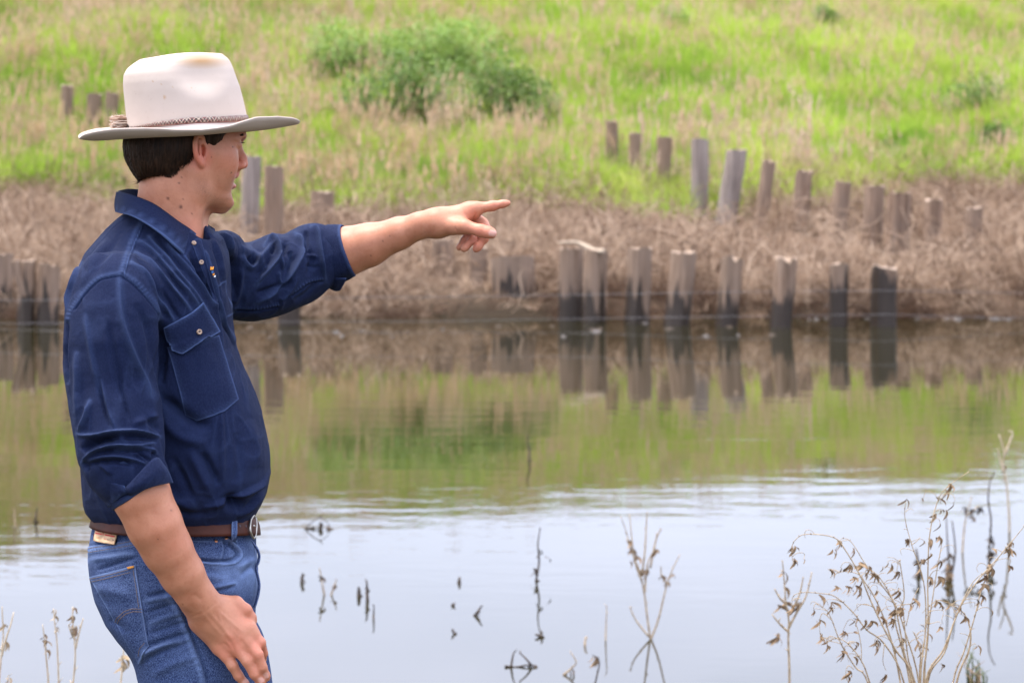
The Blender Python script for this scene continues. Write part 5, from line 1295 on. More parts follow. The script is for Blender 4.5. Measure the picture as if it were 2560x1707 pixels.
    # fly edge standing proud on the front silhouette
    mb = MB(); pp = catmull([at(x, y, 4.335) for x, y in ((624, 1345), (633, 1358), (643, 1372), (648, 1388), (646, 1404), (640, 1418), (644, 1438), (648, 1460), (646, 1482), (641, 1502), (636, 1517))], 5)
    mb.tube(pp, .0028, 6); o = mb.build("fly_edge", M_DENIM, JEANS); col_attr(o, 'wear', np.zeros(len(mb.v)))
    mb = MB(); mb.tube([p+Vector((.0018, -.0022, 0)) for p in pp], .0008, 4); mb.build("fly_stitching", M_DARKTHREAD, JEANS)
    # rivets
    for x, y in ((540, 1352), (566, 1345)):
        m2 = MB(); p, n_ = hit(JB, x, y, .001, 4.3); R = n_.to_track_quat('Z', 'Y').to_matrix()
        vs = [p+R@Vector((r*math.cos(a*.628), r*math.sin(a*.628), h)) for r, h in ((.0034, 0), (.0028, .001), (.001, .0014)) for a in range(10)]
        m2.add(vs, [(i*10+j, i*10+(j+1) % 10, (i+1)*10+(j+1) % 10, (i+1)*10+j) for i in range(2) for j in range(10)]+[tuple(range(20, 30))]); m2.build("rivet", M_COPPER, JEANS)
M_COPPER = simple_mat("copper_rivet", (.62, .27, .14), .35, .5, 1.0)
belt_bits()
def boots():
    m = simple_mat("brown_boot_leather", (.10, .05, .03), .5, .4, 0, 30)
    for y, dx in ((4.318, 0), (4.49, 30)):
        A = lambda px, py: np.array(at(px+dx, py, y)); z0 = .012
        p0 = A(515, 2600); h = np.array([p0[0], y, .055]); t = np.array([p0[0]+.17, y-.02, .042])
        ops = [(Cone(p0+[0, 0, .06], h, .052, .05), 'u', 0), (Cone(h+[-.03, 0, 0], h+[.06, 0, .005], .045, .05), 'u', .03), (Cone(h+[.05, 0, 0], t, .048, .038), 'u', .03), (Half((0, 0, .001), (0, 0, -1)), 'i', 0)]
        V, Q = polygonise(ops, h-[.12, .09, .07], h+[.28, .09, .16], .007); mesh_obj("boot", V, Q, m, MAN)
boots()
# ------------------------------------------------------------------ hair, eyes, hat
M_HAIR = None
def hair_mat():
    m, nt, N, L, b = new_mat("dark_brown_hair"); pos = geo_pos(N)
    n = n_noise(N, L, n_map(N, L, pos, (260, 260, 18)), 1.0, 3)
    L.new(n_ramp(N, L, n, [(.3, (.008, .0042, .0026)), (.75, (.040, .019, .010))]), b.inputs['Base Color'])
    b.inputs['Roughness'].default_value = .55; b.inputs['Specular IOR Level'].default_value = .18
    n_bump(N, L, b, n, .6, .003); return m
M_HAIR = hair_mat()
def build_hair():
    def uvw(P):
        p = topx(P); return p[:, 0], p[:, 1], P[:, 1]
    line = [(318, 240), (640, 240), (612, 318), (585, 326), (563, 335), (551, 353), (541, 364), (531, 369), (514, 367), (500, 364), (498, 352), (488, 352), (484, 372), (484, 386), (478, 394), (470, 405), (455, 411), (447, 421), (437, 434), (428, 438), (422, 443), (408, 436), (391, 438), (372, 441), (357, 446),
            (349, 455), (338, 444), (325, 424), (300, 390), (296, 300)]
    skull = [(Ell(H(452, 345, 0), (.0975, .0815, .104), HR), 'u', 0), (Ell(H(402, 372, 0), (.060, .0735, .060), HR), 'u', .03), (Ell(H(386, 408, 0), (.040, .060, .042), HR), 'u', .02), (Ell(H(520, 340, .0), (.050, .0785, .045), HR), 'u', .01)]
    ops = skull+[(Poly(line, uvw, 4.35/F), 'i', .006)]
    c = H(452, 345, 0)
    V, Q = polygonise(ops, c-np.array([.13, .13, .105]), c+np.array([.14, .14, .02]), .0024)
    V = relax(V, Q, 2, .5); Nn = vnormals(V, Q)
    # locks: grooves running down the head
    rel = V-c; ang = np.arctan2(rel@HS, rel@HF); lock = vnoise(np.stack([ang*3, V[:, 2]*1.2, V[:, 1]*0], 1), 9, 4)+.6*vnoise(np.stack([ang*3, V[:, 2]*2, V[:, 1]*0], 1), 24, 5)
    V = V+Nn*(lock*.0011)[:, None]
    o = mesh_obj("hair", V, Q, M_HAIR, MAN)
    # loose strands and ragged ends
    r = random.Random(5); mb = MB(); cs = Vector(c); px = topx(V)
    side = np.nonzero((Nn[:, 1] < .35) & (px[:, 1] > 325) & (px[:, 0] < 575))[0]
    for k in range(2600):
        i = side[r.randrange(len(side))]; p = Vector(V[i]); n = Vector(Nn[i]); x, y = px[i]
        fl = Vector((-.25 if x < 480 else .25, 0, -1)) if y > 0 else Vector((0, 0, -1))
        fl = (fl-n*fl.dot(n)).normalized()
        if x > 495: fl = (Vector((-.9, 0, -.5))-n*Vector((-.9, 0, -.5)).dot(n)).normalized()
        L_ = r.uniform(.010, .026)*(.3 if x < 350 else .6 if (y > 420) else .4 if x > 480 else 1); s = fl.cross(n)*r.uniform(-.16, .16)
        pts = [p-n*.0008, p+fl*L_*.5+n*.0005+s*L_*.3, p+fl*L_-n*r.uniform(.0004, .0022)+s*L_]
        mb.tube(pts, [.00042, .00036, .00012], 3, 0, False)
    for k in range(420):                        # wisps along the nape and behind the ear
        t = r.random(); e = rs([(345, 450), (357, 444), (372, 440), (391, 437), (408, 435), (422, 441), (437, 433), (447, 420), (455, 410), (470, 404), (480, 392)], 60)[r.randrange(60)]
        p, n = hit(HB, e[0]+r.uniform(-4, 4), e[1]-r.uniform(0, 6), .002, 4.33); q, n2 = hit(HB, e[0]+r.uniform(-4, 7), e[1]+r.uniform(1, 7), .0008, 4.33)
        mb.tube([p, p.lerp(q, .5)+n*.0009, q], [.0004, .00034, .0001], 3, 0, False)
    mb.build("hair_strands", M_HAIR, o)
HB = BVHTree.FromPolygons([tuple(v.co) for v in MAN.data.vertices], [tuple(p.vertices) for p in MAN.data.polygons])
build_hair()
def build_eye():
    wm = simple_mat("eye_white", (.72, .68, .64), .2, .5); im = simple_mat("brown_iris", (.09, .045, .025), .12, .6)
    for s in (1, -1):
        mb = MB(); c = Vector(H(587.5, 362, .0322*s)); R = Vector(HF).to_track_quat('Z', 'Y').to_matrix(); r = .0118; k = 18
        prof = [(math.sin(a)*r, math.cos(a)*r) for a in [i*math.pi/14 for i in range(1, 9)]]
        vs = [c+R@Vector((q*math.cos(2*math.pi*j/k), q*math.sin(2*math.pi*j/k), z)) for q, z in prof for j in range(k)]
        mb.add(vs, [(i*k+j, i*k+(j+1) % k, (i+1)*k+(j+1) % k, (i+1)*k+j) for i in range(7) for j in range(k)]); mb.m = [1 if i < 2*k else 0 for i in range(7*k)]
        mb.f.append(tuple(range(k))); mb.m.append(1); mb.build("eye", [wm, im], MAN)
    for s in (1, -1):
        hb = MB(); r = random.Random(3)
        for k in range(190):                    # brow hairs rooted along the brow bone
            t = r.random(); q = Vector(H(604, 343, 0)); sd = s*(.006+.040*t)
            p = HC+HF*(np.dot(H(609, 342, 0)-HC, HF)-.0012-.016*t**2)+HS*sd; p[2] = H(600, 341.5-4*math.sin(t*2.4)+r.uniform(-3.4, 3.4)*(1-.55*t), 0)[2]
            p = Vector(p); d = Vector(HS)*s*.0045+Vector(HF)*.0012+Vector((0, 0, r.uniform(-.0012, .0016)))
            hb.tube([p, p+d*.6+Vector(HF)*.0008, p+d], [.0006, .0005, .00015], 3, 0, False)
        hb.build("eyebrow", M_HAIR, MAN)
        hb = MB()
        for k in range(26):                     # lashes
            t = k/25; p = Vector(HC+HF*(np.dot(H(597, 360, 0)-HC, HF)-.010*abs(2*t-.8)**2)+HS*s*(.022+.022*t)); p.z = H(600, 358.5, 0)[2]
            d = Vector(HF); hb.tube([p, p+d*.003+Vector((0, 0, .0003)), p+d*.0058+Vector((0, 0, .0016))], [.0005, .0004, .0001], 3, 0, False)
        hb.build("eyelashes", M_HAIR, MAN)
build_eye()
# hat, in its own frame: forward, side, up, tipped a little back
HT = math.radians(3.2)
TF = Vector((math.cos(HH)*math.cos(HT), math.sin(HH)*math.cos(HT), math.sin(HT))); TS = Vector(HS); TU = TS.cross(TF); TU = TU if TU.z > 0 else -TU
TC = Vector(at(469, 311, 4.40)); KT = KH
def felt_mat():
    m, nt, N, L, b = new_mat("pale_felt"); pos = geo_pos(N)
    n = n_noise(N, L, pos, 700, 3, .7); n2 = n_noise(N, L, pos, 18, 4); n3 = n_noise(N, L, n_map(N, L, pos, (1, 1, 1)), 260, 2)
    a = N.new('ShaderNodeAttribute'); a.attribute_name = 'sweat'
    c = n_mix(N, L, n2, (.43, .355, .30), (.52, .435, .375))
    c = n_mix(N, L, n_math(N, L, 'MULTIPLY', n, .22), c, (.33, .27, .23))
    c = n_mix(N, L, n_math(N, L, 'MULTIPLY', n_ramp(N, L, n3, [(.70, (0,)*3), (.74, (1,)*3)]), .35), c, (.24, .19, .16))
    c = n_mix(N, L, a.outputs['Fac'], c, (.38, .235, .12))
    L.new(c, b.inputs['Base Color']); b.inputs['Roughness'].default_value = .95; b.inputs['Specular IOR Level'].default_value = .1
    b.inputs['Sheen Weight'].default_value = .03; n_bump(N, L, b, n, .35, .0008); return m
M_FELT = felt_mat()
def build_hat():
    R3 = np.array([TF, TS, TU]); o3 = np.array(TC)
    rows = []
    f = lambda x: (x-469)/KT/math.cos(HH)
    for row, xl, xr, hw in [(330, 321, 618, .091), (318, 321, 617, .091), (291, 322, 615, .090), (260, 322.5, 611.5, .0885), (224, 323, 606.5, .086), (200, 324, 600.5, .083), (180, 328, 594, .078), (165, 338, 587, .072), (153, 355, 579, .064), (145, 372, 568, .054)]:
        mid = ((xl+xr)/2-469); up = (311-row)/KT; half = (xr-xl)/2/KT
        hx = math.sqrt(max(half**2-(hw*math.sin(HH))**2, .02**2))/math.cos(HH)      # the seen half-width mixes length and breadth
        # the frame leans back, so shift each slice
        rows.append((up, mid/KT/math.cos(HH)-up*math.tan(HT)*1.0, 0, hx, hw, 0))
    ops = [(Loft(rows, 2.25, R3, o3), 'u', 0)]
    L3 = lambda a, b_, c: np.array(TC+TF*a+TS*b_+TU*c)
    # rounded top, higher towards the front; centre crease and the two front pinches
    ops.append((Ell(L3(.004, 0, .107), (.072, .056, .0225), R3), 'u', .024))
    ops.append((Cone(L3(-.050, 0, .141), L3(.036, 0, .140), .0140, .0150), 's', .026))
    for s in (1, -1): ops.append((Ell(L3(.024, .094*s, .096), (.044, .022, .030), R3), 's', .032))
    lo = L3(0, 0, .05)-np.array([.15, .14, .075]); hi = L3(0, 0, .05)+np.array([.15, .14, .10])
    ops.append((Half(L3(0, 0, -.002), -TU), 'i', 0))
    V, Q = polygonise(ops, lo, hi, .0026); V = relax(V, Q, 3, .5)
    root = mesh_obj("hat", V, Q, M_FELT, MAN)
    rel = (V-o3)@R3.T
    sw = np.clip(1-np.sqrt(((rel[:, 0]-.032)/.050)**2+((rel[:, 1]-.010)/.045)**2+((rel[:, 2]-.124)/.018)**2), 0, 1)
    px = topx(V); sw = np.maximum(sw*.9, .95*np.clip(1.15-np.hypot((px[:, 0]-505)/66, (px[:, 1]-153)/19), 0, 1)); 
    for x, y, r in ((411.5, 243.5, 3.2), (382, 203, 1.2), (404, 212, 1.1), (431, 218, 1.5), (478, 219, 1.3), (394, 160, 1)): sw = np.maximum(sw, np.clip(1.2-np.hypot((px[:, 0]-x)/r, (px[:, 1]-y)/(r*1.8)), 0, 1)*(rel[:, 1] > 0))
    col_attr(root, 'sweat', np.clip(sw, 0, 1))
    # brim: rows of pixels seen at the near edge fix how it curls
    n = 160; nr = 14; top = []; bot = []
    A = [0, 15, 30, 45, 60, 68, 75, 82, 90, 105, 112, 120, 130, 140, 155, 168, 180]
    edge_row = [310, 303, 295, 291, 293.5, 304, 315, 321, 325, 323.5, 320.5, 320, 321.5, 324, 331, 337, 345]
    low_row = [316, 319, 322, 325, 328, 330, 332, 334, 336, 339, 340, 341, 343, 345, 348, 349, 348]
    in_row = [300, 301, 302, 303, 304, 305, 306, 307, 308, 311, 313, 315, 318, 321, 324, 325, 326]
    for i in range(nr):
        t = i/(nr-1)
        for j in range(n):
            a = 2*math.pi*j/n; deg = abs(((math.degrees(a)+180) % 360)-180)
            er, lr, ir = (np.interp(deg, A, q) for q in (edge_row, low_row, in_row))
            fwd0, fwd1 = .104*math.cos(a), (.2085 if math.cos(a) > 0 else .193)*math.cos(a)-.003; sd0, sd1 = .0895*math.sin(a), .158*math.sin(a)
            s = t*(1.0-.06*t*(1-abs(math.cos(a))))
            p = TC+TF*(fwd0+(fwd1-fwd0)*s)+TS*(sd0+(sd1-sd0)*s)
            # parabola through inner, low and edge heights
            y0, y1, ym = ir, er, lr
            row = y0*(1-t)*(1-2*t)+4*ym*t*(1-t)+y1*t*(2*t-1)
            if math.sin(a) < 0: row += 11*t*max(0, math.sin(min(math.pi, 1.5*math.radians(deg))))
            p.z = CZ-(row-HY)/F*p.y+.0008*math.sin(5*a+1)*t
            top.append(p)
    P = np.array([tuple(p) for p in top]).reshape(nr, n, 3)
    nn = np.cross(np.roll(P, -1, 1)-np.roll(P, 1, 1), np.gradient(P, axis=0)); nn /= np.linalg.norm(nn, axis=2)[:, :, None]; nn[nn[:, :, 2] < 0] *= -1
    prof = np.concatenate([P+nn*.0016, (P[-1:]+(P[-1:]-P[-2:-1])*.12), (P-nn*.0016)[::-1]]); m = len(prof)
    vs = prof.reshape(-1, 3); fs = [(i*n+j, (i+1)*n+j, (i+1)*n+(j+1) % n, i*n+(j+1) % n) for i in range(m-1) for j in range(n)]
    brim = mesh_obj("hat_brim", vs, fs, M_FELT, root); col_attr(brim, 'sweat', np.zeros(len(vs)))
    # plaited horsehair band
    mk = simple_mat("dark_horsehair", (.045, .030, .024), .5, .4, 0, 300); mp = simple_mat("pale_horsehair", (.42, .33, .26), .5, .4, 0, 300); mr = simple_mat("reddish_horsehair", (.22, .07, .06), .5, .4, 0, 300)
    mb = MB(); N_ = 560
    def bandpt(a, h, off):
        hx, hy = .1062+off, .0912+off; p = TC+TF*(hx*math.copysign(abs(math.cos(a))**.89, math.cos(a))+.0005)+TS*(hy*math.copysign(abs(math.sin(a))**.89, math.sin(a)))
        deg = abs(((math.degrees(a)+180) % 360)-180); row = np.interp(deg, [0, 45, 90, 120, 150, 165, 180], [294, 296, 300.5, 308, 316, 319, 320]); p.z = CZ-(row-HY)/F*p.y+h*BW(deg); return p
    turns = 40
    BW = lambda d: 1.0 if d < 95 else max(.45, 1-(d-95)/110)
    for k in range(6):
        pts = []
        for i in range(N_+1):
            a = 2*math.pi*i/N_; ph = turns*a+k*math.pi/3
            pts.append(bandpt(a, .0040*math.sin(ph), .0014+.0011*math.cos(2*ph)))
        mb.tube(pts, .00135, 5, (0, 1, 0, 1, 0, 2)[k], False)
    pts = [bandpt(2*math.pi*i/160, -.0052, .0012) for i in range(161)]; mb.tube(pts, .0008, 4, 2, False)
    mb.build("hat_band", [mk, mp, mr], root)
    tb = MB(); r = random.Random(8)
    for k in range(420):
        y0 = r.uniform(-1, 1); d = r.uniform(4.37, 4.43)
        p = Vector(at(331+r.uniform(-3, 4), 305+y0*9, d)); ln = r.uniform(.75, 1.05); q = Vector(at(331-54*ln+r.uniform(-4, 6), 308+y0*17+r.uniform(-3, 3), d+r.uniform(-.012, .012)))
        m_ = p.lerp(q, .5)+Vector((0, 0, r.uniform(-.002, .004)))
        if k > 405: q += Vector((.01, 0, r.uniform(.005, .02)))
        tb.tube(catmull([p, m_, q], 3), [.00042]*7, 3, r.choice((0, 0, 1, 1, 2)), False)
    o = tb.build("hat_tassel", [simple_mat("tan_horsehair", (.38, .24, .16), .5), simple_mat("brown_horsehair", (.20, .11, .08), .5), simple_mat("white_horsehair", (.60, .50, .42), .5)], root)
build_hat()
# ------------------------------------------------------------------ dead plants on the near bank and in the water
def dry_mat(name, a, b_):
    m, nt, N, L, b = new_mat(name); n = n_noise(N, L, geo_pos(N), 60, 3)
    L.new(n_ramp(N, L, n, [(.3, a), (.7, b_)]), b.inputs['Base Color']); b.inputs['Roughness'].default_value = .8; b.inputs['Specular IOR Level'].default_value = .2; return m
M_STEM = dry_mat("dry_stem", (.22, .15, .085), (.46, .35, .22)); M_CURL = dry_mat("shrivelled_leaf", (.11, .065, .038), (.34, .23, .13)); M_WET = dry_mat("dark_wet_stem", (.030, .024, .020), (.12, .085, .06)); M_PALE2 = dry_mat("pale_stem", (.36, .27, .17), (.55, .45, .32))
def curled(mb, p, r, n=3, s=.03, m=0):
    """shrivelled hanging leaves"""
    for k in range(n):
        d = Vector((r.uniform(-.7, .7), r.uniform(-.6, .6), -r.uniform(.3, 1.2))).normalized(); L_ = s*r.uniform(.6, 1.4); w = s*r.uniform(.10, .22)
        side = d.cross(Vector((r.uniform(-1, 1), r.uniform(-1, 1), .2))).normalized(); q = Vector(p); vs = []
        tw = r.uniform(-1.5, 1.5); seg = 5
        for i in range(seg+1):
            t = i/seg; c = q+d*L_*t+Vector((math.sin(tw+t*4)*.22*L_, 0, math.cos(tw+t*3)*.12*L_)); ww = w*math.sin(math.pi*min(.97, .12+.85*t)); a = side*math.cos(tw*t)+d.cross(side)*math.sin(tw*t)
            vs += [c-a*ww, c+a*ww]
        mb.add(vs, [(2*i, 2*i+1, 2*i+3, 2*i+2) for i in range(seg)], m)
def stemline(pts, y, r, jit=.012):
    out = []
    for i, p in enumerate(pts):
        yy = p[2] if len(p) > 2 else y; out.append(at(p[0], p[1], yy)+Vector((0, r.uniform(-jit, jit), 0)))
    return catmull(out, 5)
def big_plant():
    r = random.Random(12); y = 5.45; Z = lambda x, yy: (1760+x/2.2175, 1000+yy/2.2175)
    root = empty("dry_weed", Vector((at(2318, 0, y).x, y, 0))); tag(root, "tall branching dead weed with curled brown leaves at the lower right corner", "dead plant")
    stems = [[(1215, 1568), (1240, 1300), (1240, 1000), (1250, 750), (1290, 580), (1340, 490), (1470, 395)], [(1200, 1568), (1230, 1250), (1215, 1000), (1150, 800), (1115, 650), (1120, 560)],
        [(1190, 1568), (1110, 1270), (1060, 1130), (960, 990), (890, 900), (820, 790), (770, 765), (740, 790)], [(1170, 1568), (1060, 1380), (990, 1250), (920, 1100), (870, 980), (790, 840), (720, 760), (570, 742), (510, 770), (485, 830), (500, 920)],
        [(1110, 1568), (1000, 1350), (900, 1270), (830, 1180), (730, 1090), (640, 1068), (540, 1065), (490, 1095), (495, 1165)], [(910, 1568), (840, 1480), (760, 1350), (710, 1220), (680, 1165), (625, 1130)],
        [(920, 1568), (870, 1440), (800, 1350), (740, 1320), (685, 1340)], [(1090, 1568), (1030, 1300), (960, 1120), (900, 1020), (850, 960), (760, 950), (700, 985)],
        [(1140, 1568), (1090, 1350), (1060, 1200), (1110, 1100), (1090, 920), (1080, 890), (1060, 990)], [(1230, 1568), (1330, 1380), (1400, 1200), (1440, 1110), (1530, 980), (1650, 850), (1774, 700), (1830, 640)],
        [(1240, 1568), (1330, 1400), (1380, 1250), (1430, 1120), (1500, 1000), (1590, 930)], [(1380, 1568), (1440, 1400), (1500, 1200), (1550, 1020), (1640, 860), (1720, 770)],
        [(1400, 1568), (1470, 1380), (1475, 1260), (1430, 1170), (1310, 1108), (1260, 1130), (1210, 1180)], [(1150, 1568), (1110, 1400), (1060, 1150), (1000, 1020), (940, 950), (860, 905)],
        [(1225, 1568), (1228, 1400), (1245, 1240), (1262, 1120), (1292, 930), (1315, 800), (1308, 755), (1294, 775)], [(1160, 1568), (1130, 1420), (1110, 1230), (1100, 1130), (1060, 1060)], [(1195, 1568), (1200, 1400), (1170, 1300), (1165, 1290)]]
    side = [[(870, 1440), (868, 1350), (840, 1235), (800, 1215), (770, 1280)], [(960, 990), (900, 960), (850, 1000), (800, 1090)], [(1060, 1130), (1000, 1090), (960, 1050)], [(990, 1250), (940, 1150), (870, 1130), (820, 1190)], [(710, 1220), (660, 1180), (640, 1230), (645, 1320)],
        [(1230, 1250), (1250, 1170), (1310, 1110)], [(1215, 1000), (1200, 930), (1220, 880)], [(760, 1350), (730, 1340), (685, 1335)], [(1240, 1000), (1270, 950), (1305, 940)], [(1150, 800), (1180, 780), (1200, 760)], [(1500, 1200), (1530, 1120), (1500, 1140)],
        [(1400, 1200), (1380, 1150), (1350, 1110)], [(1120, 1250), (1150, 1120), (1190, 1040)], [(830, 1490), (800, 1470), (785, 1510), (800, 1568)], [(1475, 1260), (1470, 1380), (1440, 1480)], [(1030, 1300), (970, 1310), (960, 1360)], [(1000, 1350), (990, 1440), (1010, 1500)]]
    base = (2318, 2213)
    for k, s in enumerate(stems):
        p0 = Z(*s[0]); pts = [base, (p0[0]*.55+base[0]*.45, p0[1]*.55+base[1]*.45)]+[Z(*q) for q in s]; yy = y+r.uniform(-.10, .10)
        pts = [(p[0], p[1], y+(yy-y)*min(1, i/2)) for i, p in enumerate(pts)]
        L3 = stemline(pts, yy, r, .004); n = len(L3); mb = MB(); R = r.uniform(.0024, .0033)
        mb.tube(L3, [R*(1-.82*(i/n)**.8) for i in range(n)], 6)
        for i in range(12, n-1, 4): mb.tube([L3[i]-Vector((0, 0, .001)), L3[i]+Vector((r.uniform(-.004, .004), -.002, .004))], [R*.9*(1-.6*i/n), .0006], 4)
        mb.build("stem", M_STEM, root)
    for s in side:
        tw = MB(); L3 = stemline([Z(*q) for q in s], y-.02, r, .006); tw.tube(L3, [.0011*(1-.6*i/len(L3)) for i in range(len(L3))], 5); tw.build("twig", M_STEM, root)
    lv = MB()
    for k in range(95):                         # fine side shoots, hooked at their ends
        s = stems[r.randrange(len(stems))]; i = r.randrange(1, len(s)-1); t = r.random(); x = s[i][0]*(1-t)+s[i+1][0]*t; yy = s[i][1]*(1-t)+s[i+1][1]*t
        if yy < 420: continue
        d = r.choice((-1, 1)); ln = r.uniform(25, 95); u = r.uniform(.2, 1.0)
        q = [(x, yy), (x+d*ln*.35, yy-ln*.45*u), (x+d*ln*.8, yy-ln*.55*u), (x+d*ln, yy-ln*.1), (x+d*ln*.9, yy+ln*.25)][:r.choice((3, 4, 5))]
        tw = MB(); L3 = stemline([Z(*p) for p in q], y+r.uniform(-.08, .06), r, .005); tw.tube(L3, [.0009*(1-.5*j/len(L3)) for j in range(len(L3))], 4); tw.build("twig", M_STEM, root)
        if r.random() < .55: curled(lv, L3[-1], r, r.choice((1, 2)), .016)
    spots = [(490, 820, 4), (495, 890, 4), (750, 790, 6), (725, 840, 3), (820, 830, 3), (800, 920, 5), (870, 910, 7), (910, 930, 5), (940, 970, 5), (830, 990, 5), (800, 1040, 6), (850, 1040, 6), (730, 1040, 4), (870, 1070, 3), (640, 1090, 3), (495, 1150, 4), (700, 1155, 5), (720, 1130, 3), (640, 1230, 3), (645, 1300, 4),
        (900, 1230, 6), (930, 1235, 4), (835, 1220, 3), (780, 1290, 5), (1050, 1170, 9), (1080, 1160, 6), (990, 1210, 5), (1040, 1220, 6), (960, 1150, 3), (1070, 960, 5), (1120, 780, 4), (1110, 560, 2), (1360, 475, 5), (1330, 510, 3), (1300, 550, 3), (1285, 640, 2), (1250, 780, 5), (1300, 770, 5), (1295, 900, 6), (1260, 990, 5), (1300, 990, 5), (1255, 860, 3), (1210, 890, 4),
        (1580, 920, 7), (1560, 980, 9), (1545, 1030, 6), (1590, 940, 5), (1680, 830, 8), (1700, 800, 5), (1530, 1090, 4), (1415, 1150, 4), (1445, 1210, 4), (1280, 1120, 3), (1165, 1110, 3), (965, 1340, 5), (765, 1400, 5), (800, 1510, 4), (795, 1540, 3), (1005, 1530, 3), (1310, 1470, 2), (1100, 1330, 2), (1180, 1340, 2)]
    for x, yy, n in spots:
        curled(lv, at(*Z(x+r.uniform(-6, 6), yy-8), y+r.uniform(-.06, .04)), r, n, .018)
    o = lv.build("leaves", M_CURL, root); o['kind'] = 'stuff'
big_plant()
def weed(label, cat, stems, y, rad, mat, seed, leaves=(), lm=None, group=None, base_z=None, name="dead_weed", ls=.02):
    """small dead plant: stems as pixel rows from the base up"""
    r = random.Random(seed); mb = MB(); b = at(*stems[0][0][:2], y)
    for s in stems:
        L3 = stemline(s, y, r, .006); n = len(L3)
        if base_z is not None and s is stems[0] or (base_z is not None and abs(s[0][1]-stems[0][0][1]) < 3): L3 = [Vector((L3[0].x+.01, L3[0].y, base_z))]+L3; n += 1
        mb.tube(L3, [rad*(1-.65*i/n) for i in range(n)], 5)
        for i in range(3, n-1, 3):
            if r.random() < .5: mb.tube([L3[i], L3[i]+Vector((r.uniform(-.012, .012), r.uniform(-.01, .01), r.uniform(.004, .016)))], [rad*.6, rad*.2], 4)
    for x, yy, n in leaves: curled(mb, at(x, yy, y), r, n, ls, 1)
    o = mb.build(name, [mat, lm or M_CURL]); tag(o, label, cat, group); return o
G1 = "dead stems standing in the shallow water"
def inwater(label, x, top, wl, lean, seed, rad=.0045, side=(), leaves=(), mat=None, kx=(0, 0)):
    y = wd(wl); pts = [(x, wl), (x+lean*.35+kx[0], wl+(top-wl)*.35), (x+lean*.7+kx[1], wl+(top-wl)*.7), (x+lean, top)]
    return weed(label, "dead stem", [pts]+[list(q) for q in side], y, rad, mat or M_WET, seed, leaves, M_WET, G1, WZ-.12, "water_weed", .035)
inwater("lone upright twig with a reddish tip far out at the edge of the green reflection", 1322, 1084, 1150, -2, 1, .008, [], [(1322, 1150, 3)], M_WET, (3, -2))
inwater("tall knobbly dark stem standing alone in the middle of the pale water", 1340, 1318, 1452, 11, 2, .006, [], [(1346, 1375, 2), (1335, 1422, 3), (1365, 1392, 1), (1338, 1450, 3)], M_WET, (4, -3))
inwater("short dark stub leftmost in the water beside the jeans", 755, 1432, 1455, 2, 3, .010, [], [(755, 1450, 3)])
inwater("thin pale forked twig just right of the short dark stub", 811, 1418, 1486, -12, 4, .005, [], [(800, 1440, 2)], M_STEM)
inwater("thin twig bending left, between the forked twig and the dark pair", 828, 1450, 1486, 13, 5, .005, [], [(836, 1462, 2)], M_STEM)
inwater("thick dark stub, left one of a close dark pair", 898, 1466, 1490, -1, 6, .012, [], [(898, 1488, 3)])
inwater("taller dark stub, right one of the close dark pair", 919, 1452, 1500, -2, 7, .009, [], [(918, 1470, 2)], M_WET)
inwater("slender stem just right of the close dark pair", 934, 1512, 1545, 1, 8, .005)
inwater("tiny dark stub alone above the slanting twig", 1148, 1443, 1456, 1, 9, .011)
inwater("slanting forked twig poking from the pale water", 1186, 1512, 1538, 20, 10, .006, [[(1186, 1538), (1198, 1528), (1199, 1518)]], [(1190, 1536, 4)])
inwater("tiny twig tuft lowest below the slanting twig", 1138, 1576, 1584, -8, 11, .007, [], [(1140, 1582, 2)])
inwater("tiny twig tuft close left of the slanting twig", 1130, 1506, 1514, 8, 12, .006, [], [(1134, 1510, 2)])
inwater("hair-thin upright stem between the bent stalk and the branching plant", 1514, 1514, 1600, 3, 13, .0035, [], [], M_STEM)
inwater("small hooked twig left of the hair-thin stem", 1462, 1590, 1612, 4, 14, .005, [], [], M_STEM)
inwater("short dark sprig under the tall knobbly stem", 1350, 1582, 1592, 6, 15, .007, [[(1350, 1592), (1344, 1586), (1338, 1586)]], [(1350, 1590, 2)])
weed("arched twig with dark clumps near the left of the pale water", "dead stem", [[(763, 1322), (778, 1306), (800, 1294), (818, 1305), (824, 1322)], [(800, 1294), (806, 1284)]], wd(1322), .0035, M_WET, 16, [(766, 1320, 5), (783, 1318, 7), (800, 1308, 7), (818, 1318, 7)], M_WET, G1, None, "water_weed", .05)
weed("low horizontal dark twig lying on the water near the bottom centre", "dead stem", [[(1262, 1664), (1290, 1667), (1320, 1662), (1344, 1668)], [(1278, 1664), (1282, 1640), (1286, 1628)], [(1330, 1664), (1315, 1645), (1298, 1630)]], wd(1667), .005, M_WET, 17, [(1335, 1664, 6), (1300, 1665, 4), (1320, 1664, 3)], M_WET, G1, None, "water_weed", .03)
weed("small bent twig with a kink between the lying twig and the bent stalk", "dead stem", [[(1408, 1686), (1424, 1674), (1440, 1656), (1434, 1640), (1426, 1630)]], wd(1686), .004, M_STEM, 18, [(1412, 1682, 3), (1426, 1672, 3)], M_CURL, G1, None, "water_weed", .03)
weed("bent stalk with a drooping head rising from the bottom edge", "dead stem", [[(1484, 1760), (1488, 1710), (1498, 1662), (1494, 1644), (1480, 1636)]], wd(1716), .004, M_WET, 19, [(1486, 1642, 5), (1492, 1648, 3)], M_CURL, G1, WZ-.1, "water_weed", .03)
